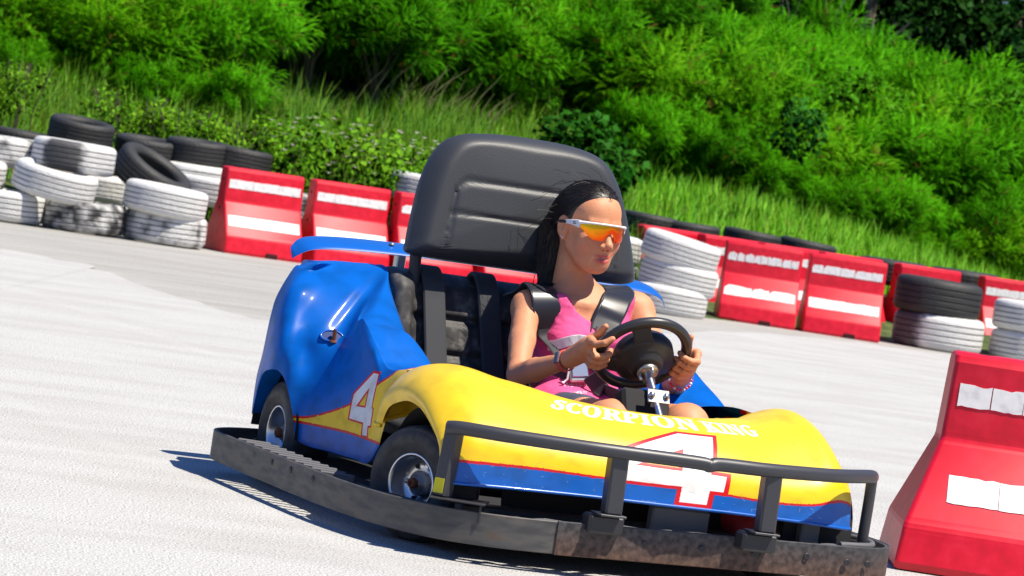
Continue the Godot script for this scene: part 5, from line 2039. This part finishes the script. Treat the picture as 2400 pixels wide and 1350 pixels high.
func hand_field(grip: Vector3, er: Vector3, t: Vector3, n: Vector3, wrist: Vector3, point: bool) -> Field:
	# er: out from the rim, t: along it upwards, n: the side the fingers show on
	var f := Field.new(grip - Vector3.ONE * 0.125, grip + Vector3.ONE * 0.125, 0.0036)
	var offs := [0.033, 0.012, -0.0085, -0.0275]
	var rads := [0.0092, 0.0094, 0.0090, 0.0080]
	var reach := [1.0, 1.05, 1.0, 0.86]
	for k in 4:
		var r: float = rads[k]
		var c: Vector3 = grip + t * offs[k]
		var kn: Vector3 = c + er * 0.030 - n * 0.006
		f.cap(wrist.lerp(kn, 0.25), kn, 0.014, 0.0115, 0.012)
		var pts := []
		if k == 0 and point:
			pts = [kn, kn + t * 0.012 + n * 0.024 - er * 0.004, kn + t * 0.028 + n * 0.034 - er * 0.020, kn + t * 0.040 + n * 0.030 - er * 0.038]
		else:
			var m: float = reach[k]
			pts = [kn, c + er * 0.022 + n * 0.026 * m, c + er * 0.001 + n * 0.0285, c - er * 0.018 + n * 0.0185, c - er * 0.0235 * m + n * 0.006]
		for i in pts.size() - 1:
			f.cap(pts[i], pts[i + 1], r * (1.06 - 0.07 * i), r * (0.99 - 0.07 * i), 0.0035)
		f.ell(kn + n * 0.003, Vector3.ONE * r * 1.12, 0.006)
	f.cap(wrist, grip + er * 0.030 - n * 0.012, 0.021, 0.022, 0.016)
	f.cap(wrist + t * 0.006, grip + t * 0.012 + er * 0.026 - n * 0.016, 0.018, 0.017, 0.012)
	# thumb along the driver's side of the rim
	var tb := grip + t * 0.004 + er * 0.018 - n * 0.028
	f.chain([wrist.lerp(tb, 0.45) + t * 0.012, tb + t * 0.010, grip + t * 0.042 + er * 0.004 - n * 0.0265, grip + t * 0.066 - er * 0.002 - n * 0.024], [0.015, 0.0125, 0.0102, 0.0082], 0.006)
	return f

func build_person() -> void:
	var who := base("person", v3(0.2, 0.24, -0.25), "person in a pink tank top and mirrored sunglasses driving the kart", "person")
	var inv := Transform3D(Basis.IDENTITY, -who.position)
	var hb := Basis(Vector3.UP, deg_to_rad(12.5)) * Basis(Vector3.RIGHT, deg_to_rad(2.0)) * Basis.from_scale(v3(0.95, 1.0, 1.0))
	var ht := Transform3D(hb, v3(0.170, 0.785, -0.25))
	# ---- body
	var f := Field.new(v3(-0.13, 0.08, -0.40), v3(0.50, 0.71, 0.72), 0.0105)
	f.ell(v3(0.205, 0.50, -0.265), v3(0.132, 0.122, 0.084), 0.02)
	f.ell(v3(0.20, 0.375, -0.245), v3(0.118, 0.12, 0.088), 0.05)
	f.ell(v3(0.20, 0.285, -0.235), v3(0.155, 0.085, 0.115), 0.05)
	f.ell(v3(0.150, 0.480, -0.192), v3(0.052, 0.052, 0.042), 0.03)
	f.ell(v3(0.268, 0.492, -0.192), v3(0.052, 0.052, 0.042), 0.03)
	f.cap(v3(0.080, 0.566, -0.275), v3(0.328, 0.594, -0.275), 0.045, 0.045, 0.045)
	f.cap(v3(0.195, 0.58, -0.28), ht * v3(0, -0.10, -0.042), 0.050, 0.041, 0.045)
	for s in [-1.0, 1.0]:   # collar bones
		f.cap(v3(0.203 + 0.02 * s, 0.588, -0.205), v3(0.203 + 0.115 * s, 0.602 + 0.012 * s, -0.235), 0.008, 0.008, 0.02)
	var rs := v3(0.040, 0.558, -0.268)
	var re := v3(-0.036, 0.392, -0.085)
	var rw := v3(0.006, 0.458, 0.120)
	var ls := v3(0.360, 0.588, -0.268)
	var le := v3(0.392, 0.408, -0.075)
	var lw := v3(0.322, 0.450, 0.125)
	for a in [[rs, re, rw], [ls, le, lw]]:
		f.ell(a[0], v3(0.040, 0.046, 0.042), 0.03)
		f.cap(a[0], a[0].lerp(a[1], 0.5), 0.0355, 0.0345, 0.02)
		f.cap(a[0].lerp(a[1], 0.5), a[1], 0.0345, 0.0275, 0.01)
		f.cap(a[1], a[1].lerp(a[2], 0.35), 0.0285, 0.0300, 0.01)
		f.cap(a[1].lerp(a[2], 0.35), a[2], 0.0300, 0.0195, 0.01)
	for a in [[v3(0.125, 0.275, -0.20), v3(0.085, 0.325, 0.255), v3(0.09, 0.155, 0.57)], [v3(0.275, 0.275, -0.20), v3(0.270, 0.342, 0.300), v3(0.285, 0.155, 0.60)]]:
		f.cap(a[0], a[1], 0.078, 0.054, 0.04)
		f.ell(a[1] + v3(0, 0.006, 0.01), v3(0.048, 0.048, 0.048), 0.02)
		f.cap(a[1], a[1].lerp(a[2], 0.35), 0.050, 0.050, 0.02)
		f.cap(a[1].lerp(a[2], 0.35), a[2], 0.050, 0.034, 0.02)
		f.cap(a[2], a[2] + v3(0, -0.02, 0.08), 0.034, 0.028, 0.02)
	var b := bag()
	var mottle := FastNoiseLite.new()
	mottle.seed = 6
	mottle.frequency = 16.0
	mottle.fractal_octaves = 4
	var plain_skin := func(p: Vector3) -> Color:
		var m := mottle.get_noise_3dv(p)
		return Color(SKIN.r * (1.0 + 0.08 * m), SKIN.g * (1.0 + 0.18 * m), SKIN.b * (1.0 + 0.2 * m))
	net_mesh(f, b, plain_skin, inv)
	var hf := head_field()
	var face_tint := func(p: Vector3) -> Color:
		var m := mottle.get_noise_3dv(p * 1.6)
		return head_tint(p) * Color(1.0 + 0.06 * m, 1.0 + 0.15 * m, 1.0 + 0.16 * m)
	net_mesh(hf, b, face_tint, inv * ht)
	var sbs := steer_basis()
	var n := Vector3(0, -sin(deg_to_rad(42.0)), cos(deg_to_rad(42.0)))
	var vv := n.cross(Vector3.RIGHT)
	var grips := []
	for e in [[187.0, rw, true], [-5.0, lw, false]]:
		var a := deg_to_rad(float(e[0]))
		var er := Vector3.RIGHT * cos(a) + vv * sin(a)
		var tt := (Vector3.RIGHT * -sin(a) + vv * cos(a)) * (1.0 if e[0] < 90.0 else -1.0)
		var g: Vector3 = WHEEL_C + er * WHEEL_R
		net_mesh(hand_field(g, er, tt, n, e[1], e[2]), b, plain_skin, inv)
	part("body", bag_mesh(b), M.skin, who)
	# ---- clothes: the body's own shape a few millimetres further out, cut at neckline, armholes and hems
	for which in 3:
		var s := Field.new(f.o, f.o + Vector3.ONE * 0.02, f.h)
		s.nx = f.nx
		s.ny = f.ny
		s.nz = f.nz
		s.d.resize(f.d.size())
		for x in f.nx:
			for y in f.ny:
				for z in f.nz:
					var i := (x * f.ny + y) * f.nz + z
					var dv := f.d[i]
					if dv > 0.04:
						s.d[i] = 0.05
						continue
					var p := f.o + Vector3(x, y, z) * f.h
					var reg := 0.0
					if which == 0:
						var cx := 0.205 + 0.05 * (p.y - 0.5)
						var arm := absf(p.x - cx) - (0.112 + 0.045 * smoothstep(0.53, 0.43, p.y))
						var neck := 0.088 - Vector2(p.x - cx, (p.y - (0.650 if p.z > -0.27 else 0.675)) * 0.85).length()
						reg = maxf(maxf(maxf(arm, neck), p.y - (0.618 + 0.1 * (p.x - 0.205))), maxf(0.318 - p.y, p.z + 0.085))
						s.d[i] = maxf(dv - 0.008 - 0.004 * smoothstep(0.48, 0.36, p.y), reg)
					elif which == 2:
						s.d[i] = maxf(dv - 0.008, 0.545 - p.z + maxf(0.0, p.y - 0.17) * 0.6)
					else:
						reg = maxf(p.y - 0.372, p.z - 0.06)
						s.d[i] = maxf(dv - 0.006, maxf(reg, 0.10 - p.y))
		var c := bag()
		net_mesh(s, c, plain_skin, inv)
		if which == 0: torso_field = {"f": s}
		part(["tank_top", "shorts", "shoes"][which], bag_mesh(c), [M.pink_cloth, M.shorts_cloth, M.shoe_red][which], who)
	build_hair(who, inv, ht)
	build_harness(f)
	build_worn(ht, f, rw, re, lw, le, who, inv)

func build_hair(who: Node3D, inv: Transform3D, ht: Transform3D) -> void:
	var f := Field.new(v3(-0.10, -0.20, -0.185), v3(0.10, 0.14, 0.11), 0.0042)
	f.ell(v3(0, 0.036, -0.018), v3(0.0765, 0.0855, 0.0945), 0.01)
	f.ell(v3(0, 0.062, 0.016), v3(0.064, 0.055, 0.060), 0.02)
	# the bare face: forehead, temples and below the ears
	f.ell(v3(0.003, -0.004, 0.105), v3(0.054, 0.077, 0.070), 0.006, true)
	f.ell(v3(0, -0.085, 0.05), v3(0.10, 0.070, 0.085), 0.006, true)
	for s in [-1.0, 1.0]:
		f.ell(v3(0.085 * s, -0.026, 0.010), v3(0.034, 0.046, 0.034), 0.006, true)
	# gathered at the back and hanging down
	f.chain([v3(0, 0.02, -0.095), v3(-0.004, -0.03, -0.122), v3(-0.012, -0.10, -0.118), v3(-0.020, -0.165, -0.100), v3(-0.022, -0.185, -0.092)], [0.050, 0.044, 0.036, 0.022, 0.010], 0.03)
	var b := bag()
	var dark := func(p: Vector3) -> Color: return Color.BLACK
	net_mesh(f, b, dark, inv * ht)
	var hair := part("hair", bag_mesh(b), M.hair, who)
	# combed strands over the crown and loose ones in the wind
	var g := RandomNumberGenerator.new()
	g.seed = 9
	var st := tool_new()
	for i in 1300:
		var a := g.randf_range(-1.75, 1.75)
		var p0 := v3(sin(clampf(a, -1.5, 1.5)) * 0.068, 0.080 - 0.030 * absf(a) * absf(a) + g.randf_range(0, 0.040), 0.068 - 0.042 * absf(a) - g.randf_range(0, 0.05))
		var pts := []
		var lift := 0.0004 + 0.0030 * g.randf() * g.randf()
		var end := v3(-0.004 + g.randf_range(-0.02, 0.02), g.randf_range(-0.05, 0.03), -0.125)
		for k in 10:
			var t := k / 9.0
			var p := p0.lerp(end, t)
			var c := v3(0, 0.034, -0.018)
			var q := (p - c) / v3(0.0785, 0.088, 0.0965)
			if t < 0.9: p = c + q.normalized() * v3(0.0765, 0.0855, 0.0945)
			var out := (p - c).normalized()
			for again in 2: p += out * maxf(0.0, lift * (0.3 + sin(t * PI)) - f.get_at(p))
			pts.append(inv * (ht * p))
		tube(st, smooth_path(pts, 2), g.randf_range(0.0004, 0.0009), 3)
	for i in 46:
		var a := g.randf_range(-1.9, 0.9)
		var p := v3(sin(a) * 0.074, g.randf_range(-0.02, 0.11), -0.03 - 0.06 * g.randf())
		if i % 3 == 0: p = v3(g.randf_range(-0.04, 0.03), 0.115, g.randf_range(-0.06, 0.04))
		var dir := (v3(p.x * 6.0 - 0.5, 0.15 + p.y * 3.0, -0.5) + rnd_dir(g) * 0.5).normalized()
		var pts := []
		var m := 7
		var ln := g.randf_range(0.03, 0.10)
		for k in m:
			pts.append(inv * (ht * p))
			dir = (dir + rnd_dir(g) * 0.22 + v3(-0.06, -0.16, -0.02)).normalized()
			p += dir * ln / m
		tube(st, pts, 0.00055, 3)
	for i in 420:   # the tail itself, strand by strand
		var t0 := g.randf_range(0.0, 0.35)
		var ang := g.randf_range(0, TAU)
		var pts := []
		var lift := 0.0005 + 0.003 * g.randf() * g.randf()
		for k in 9:
			var t := lerpf(t0, 1.02, k / 8.0)
			var c: Vector3 = cr_at([v3(0, 0.02, -0.095), v3(-0.004, -0.03, -0.122), v3(-0.012, -0.10, -0.118), v3(-0.020, -0.165, -0.100), v3(-0.024, -0.20, -0.090)], clampf(t * 4.0, 0, 3.999))
			var out := Vector3(cos(ang), 0.0, sin(ang) * 0.9)
			ang += g.randf_range(-0.12, 0.12)
			var p := c + out * 0.012
			for again in 4: p += out * clampf(lift - f.get_at(p), -0.004, 0.02)
			pts.append(inv * (ht * p))
		tube(st, smooth_path(pts, 2), g.randf_range(0.0005, 0.0010), 3)
	for i in 60:   # ragged ends of the tail
		var p := v3(g.randf_range(-0.045, 0.015), g.randf_range(-0.15, -0.02), g.randf_range(-0.15, -0.09))
		var pts := []
		var dir := v3(g.randf_range(-0.35, 0.2), -1.0, g.randf_range(-0.2, 0.25)).normalized()
		for k in 6:
			pts.append(inv * (ht * p))
			dir = (dir + rnd_dir(g) * 0.15).normalized()
			p += dir * g.randf_range(0.010, 0.018)
		tube(st, pts, 0.0009, 3)
	tag(commit("hair_strands", st, M.hair, hair), "loose dark strands", "", "", "stuff")

func build_harness(f: Field) -> void:
	# padded leather straps over the driver's shoulders, webbing, buckle and lap belts
	var pads := [[[0.062, 0.610], [0.070, 0.580], [0.076, 0.555], [0.080, 0.528], [0.081, 0.502]], [[0.278, 0.640], [0.262, 0.612], [0.246, 0.586], [0.232, 0.558], [0.222, 0.526]]]
	for i in 2:
		var pts := []
		var x0: float = pads[i][0][0]
		var y0: float = pads[i][0][1]
		pts.append(v3(x0, 0.575 + 0.02 * i, -0.395))
		pts.append(v3(x0, surf_y(f, x0, -0.315) + 0.010, -0.325))
		pts.append(v3(x0, surf_y(f, x0, -0.275) + 0.008, -0.275))
		pts.append(v3(x0 + 0.004, surf_y(f, x0 + 0.004, -0.240) + 0.008, -0.236))
		for e in pads[i].slice(1):
			var z := surf_z(f, e[0], e[1])
			pts.append(v3(e[0], e[1], maxf(z, -0.25) + 0.012))
		var st := tool_new()
		var path := smooth_path(pts, 5)
		ribbon(st, path, [v3(1.0, 0.12 if i == 1 else -0.02, 0.12)], 0.078, 0.010)
		var pad := commit("shoulder_pad", st, M.black_leather, kart)
		for s in [-0.5, 0.5]:
			var pipe := []
			for q in path: pipe.append(q + v3(0.078 * s, 0.078 * s * (0.12 if i == 1 else -0.02), 0.003))
			st = tool_new()
			tube(st, pipe, 0.0026, 6)
			commit("pad_piping", st, M.black_leather, pad)
		st = tool_new()
		var w := []
		var last: Vector3 = pts[pts.size() - 1]
		var goal := v3(0.135, 0.428, 0) if i == 0 else v3(0.185, 0.432, 0)
		for k in 9:
			var t := k / 8.0
			var x := lerpf(last.x, goal.x, t * t * 0.6 + t * 0.4)
			var y := lerpf(last.y + 0.01, goal.y, t)
			w.append(v3(x, y, surf_z(f, x, y) + 0.016))
		ribbon(st, smooth_path(w, 2), [v3(1, 0.05, 0.1)], 0.046, 0.004)
		commit("shoulder_belt", st, M.webbing, pad)
	for i in 2:
		var w := []
		var a := v3(0.135, 0.415, 0) if i == 0 else v3(0.185, 0.415, 0)
		var e := v3(0.045, 0.352, -0.21) if i == 0 else v3(0.275, 0.330, -0.14)
		for k in 9:
			var t := k / 8.0
			var x := lerpf(a.x, e.x, t)
			var y := lerpf(a.y, e.y, t)
			w.append(v3(x, y, maxf(surf_z(f, x, y), e.z) + 0.018))
		w.append(v3(0.015 if i == 0 else 0.365, 0.26, -0.24))
		w.append(v3(0.010 if i == 0 else 0.375, 0.21, -0.26))
		var st := tool_new()
		ribbon(st, smooth_path(w, 2), [v3(0.35 if i == 0 else -0.35, 1.0, 0.2)], 0.050, 0.004)
		commit("lap_belt", st, M.webbing, kart)
	var bz := surf_z(f, 0.155, 0.415) + 0.026
	var st := tool_new()
	var bb := Basis(Vector3(0, 0, 1), 0.12) * Basis(Vector3.RIGHT, -0.35)
	box(st, v3(0.158, 0.414, bz), v3(0.054, 0.050, 0.014), bb, 0.004)
	var bk := commit("buckle", st, M.zinc, kart)
	st = tool_new()
	box(st, v3(0.158, 0.418, bz) + bb * v3(0, 0.002, 0.008), v3(0.044, 0.036, 0.004), bb, 0.0015)
	commit("buckle_plate", st, M.chrome, bk)
	st = tool_new()
	tube(st, [v3(0.128, 0.425, bz + 0.004), v3(0.127, 0.395, bz + 0.006), v3(0.118, 0.384, bz + 0.006), v3(0.112, 0.386, bz + 0.006)], 0.003, 8)
	commit("buckle_hook", st, M.white_frame, bk)
	st = tool_new()
	box(st, v3(0.02, 0.345, -0.17), v3(0.03, 0.02, 0.008), Basis(Vector3(0, 0, 1), 0.5), 0.002)
	commit("belt_clip", st, M.zinc, kart)

func build_worn(ht: Transform3D, f: Field, rw: Vector3, re: Vector3, lw: Vector3, le: Vector3, who: Node3D, inv: Transform3D) -> void:
	# print on the shirt
	var st := tool_new()
	for e in [["Hello Kitty", v2(0.122, 0.372), v2(0.100, 0.0150)], ["now your spa", v2(0.116, 0.357), v2(0.106, 0.0095)]]:
		for tr in text_tris(e[0], PackedStringArray(["Droid Sans"]), 400):
			var P := []
			for q in tr:
				var x: float = e[1].x + e[2].x * q.x
				var y: float = e[1].y + e[2].y * q.y + 0.008 * q.x
				P.append(v3(x, y, surf_z(torso_field.f, x, y) + 0.0022))
			tri(st, inv * P[0], inv * P[1], inv * P[2], Vector3(0, 0, 1))
	commit("shirt_print", st, M.white_print, who)
	st = tool_new()
	var pr := []
	for k in 21:
		var t := k / 20.0
		var x := lerpf(0.085, 0.205, t)
		var y := 0.470 + 0.030 * sin(t * PI * 0.9)
		pr.append(inv * v3(x, y, surf_z(torso_field.f, x, y) + 0.004))
	ribbon(st, pr, [v3(0, 1, 0.15)], 0.026, 0.002)
	commit("shirt_print", st, M.white_print, who)
	# sunglasses, worn: a thing of their own
	var sg := base("sunglasses", ht.origin, "white wraparound sunglasses with orange mirrored lens", "sunglasses")
	sg.basis = ht.basis.orthonormalized()
	var L := bag()
	var nu := 64
	var nv := 10
	for i in nu + 1:
		var a := lerpf(-1.12, 1.12, float(i) / nu)
		var aa := absf(a)
		var top := 0.0195 - 0.004 * aa * aa
		var low := -0.001 - 0.0215 * smoothstep(0.03, 0.30, aa) + 0.026 * smoothstep(0.55, 1.15, aa)
		for j in nv + 1:
			var t := float(j) / nv
			var y := lerpf(low, top, t)
			var rr := 0.079 + 0.0015 * sin(t * PI)
			L.v.append(v3(sin(a) * rr, y, 0.026 + cos(a) * rr * 0.98 - 0.10 * (0.02 - y) * 0.4))
			L.n.append(v3(sin(a), 0.12 * (t - 0.4), cos(a)).normalized())
			var mixv := clampf(0.86 + 0.55 * sin(a + 0.1) + 0.75 * (0.45 - t), 0, 1)
			L.c.append(Color(0.95, 0.62, 0.02).lerp(Color(0.86, 0.075, 0.01), mixv))
	for i in nu:
		for j in nv:
			var q := i * (nv + 1) + j
			L.i.append_array(PackedInt32Array([q, q + 1, q + nv + 2, q, q + nv + 2, q + nv + 1]))
	part("lens", bag_mesh(L), M.mirror_lens, sg)
	st = tool_new()
	var bar := []
	var rad := []
	for i in 33:
		var a := lerpf(-1.14, 1.14, i / 32.0)
		bar.append(v3(sin(a) * 0.0805, 0.0205 - 0.004 * a * a + 0.001, 0.026 + cos(a) * 0.079))
		rad.append(0.0027 + 0.0022 * pow(absf(a) / 1.14, 3.0))
	tube(st, bar, rad, 8)
	commit("brow_bar", st, M.white_frame, sg)
	for s in [-1.0, 1.0]:
		st = tool_new()
		ribbon(st, smooth_path([v3(0.0725 * s, 0.012, 0.062), v3(0.0785 * s, 0.013, 0.042), v3(0.0795 * s, 0.012, 0.022), v3(0.0795 * s, 0.010, 0.005)], 5), [Vector3.UP], [0.020, 0.020, 0.019, 0.018, 0.017, 0.016, 0.015, 0.014, 0.013, 0.012, 0.012, 0.011, 0.011, 0.010, 0.010, 0.009], 0.004)
		var arm := commit("temple_arm", st, M.white_frame, sg)
		st = tool_new()
		ribbon(st, smooth_path([v3(0.0797 * s, 0.010, 0.012), v3(0.0795 * s, 0.009, -0.012), v3(0.077 * s, 0.002, -0.038)], 4), [Vector3.UP], 0.008, 0.0045)
		commit("ear_sock", st, M.black_plastic, arm)
		st = tool_new()
		var em := []
		for k in 20:
			var a := TAU * k / 20.0
			em.append(v3((0.0790 + 0.0018) * s, 0.0128 + 0.0030 * sin(a), 0.0475 + 0.0055 * cos(a)))
		tube(st, em, 0.0011, 5, true)
		commit("emblem", st, M.watch_face, arm)
	# ear studs
	st = tool_new()
	for q in [[-0.0792, -0.0325, -0.001, 0.0028], [-0.0805, -0.0285, -0.008, 0.0018]]:
		var c := inv * (ht * v3(q[0], q[1], q[2]))
		lathe(st, [v2(0, -q[3]), v2(q[3] * 0.7, -q[3] * 0.7), v2(q[3], 0), v2(q[3] * 0.7, q[3] * 0.7), v2(0, q[3])], 10, Transform3D(Basis.IDENTITY, c))
	commit("ear_stud", st, M.pearl, who)
	# wrist tracker
	var ax := (rw - re).normalized()
	var c := rw - ax * 0.012
	var wt := base("wrist_tracker", c, "coral fitness band with a grey face on the wrist nearer the viewer", "fitness band")
	var s1 := ax.cross(Vector3.UP).normalized()
	var s2 := s1.cross(ax).normalized()
	var ring := []
	var acr := []
	for k in 33:
		var a := TAU * k / 32.0
		ring.append((s1 * cos(a) * 1.0 + s2 * sin(a)) * 0.0265)
	st = tool_new()
	ribbon(st, ring, [ax], 0.017, 0.003)
	commit("band", st, M.coral_strap, wt)
	st = tool_new()
	var fb := Basis(ax, s1.rotated(ax, 0.5), ax.cross(s1.rotated(ax, 0.5)))
	var fd := (v3(-0.55, 0.35, 0.75) - ax * v3(-0.55, 0.35, 0.75).dot(ax)).normalized()
	fb = Basis(fd.cross(ax).normalized(), fd, ax).orthonormalized()
	box(st, fd * 0.0275, v3(0.030, 0.006, 0.0175), fb, 0.002)
	commit("watch_face", st, M.watch_face, wt)
	# beaded bracelet and ring on the far hand
	ax = (lw - le).normalized()
	c = lw - ax * 0.015
	var br := base("bead_bracelet", c, "bracelet of pink beads on the wrist behind the steering wheel", "bracelet")
	s1 = ax.cross(Vector3.UP).normalized()
	s2 = s1.cross(ax).normalized()
	var bead := tool_new()
	lathe(bead, [v2(0, -0.004), v2(0.0029, -0.0029), v2(0.0041, 0), v2(0.0029, 0.0029), v2(0, 0.004)], 10)
	bead.generate_normals()
	bead.index()
	var bm := bead.commit()
	for k in 22:
		var a := TAU * k / 22.0
		var q := part("bead", bm, M.pink_beads if k % 3 else M.pearl, br)
		q.position = (s1 * cos(a) + s2 * sin(a)) * 0.0285
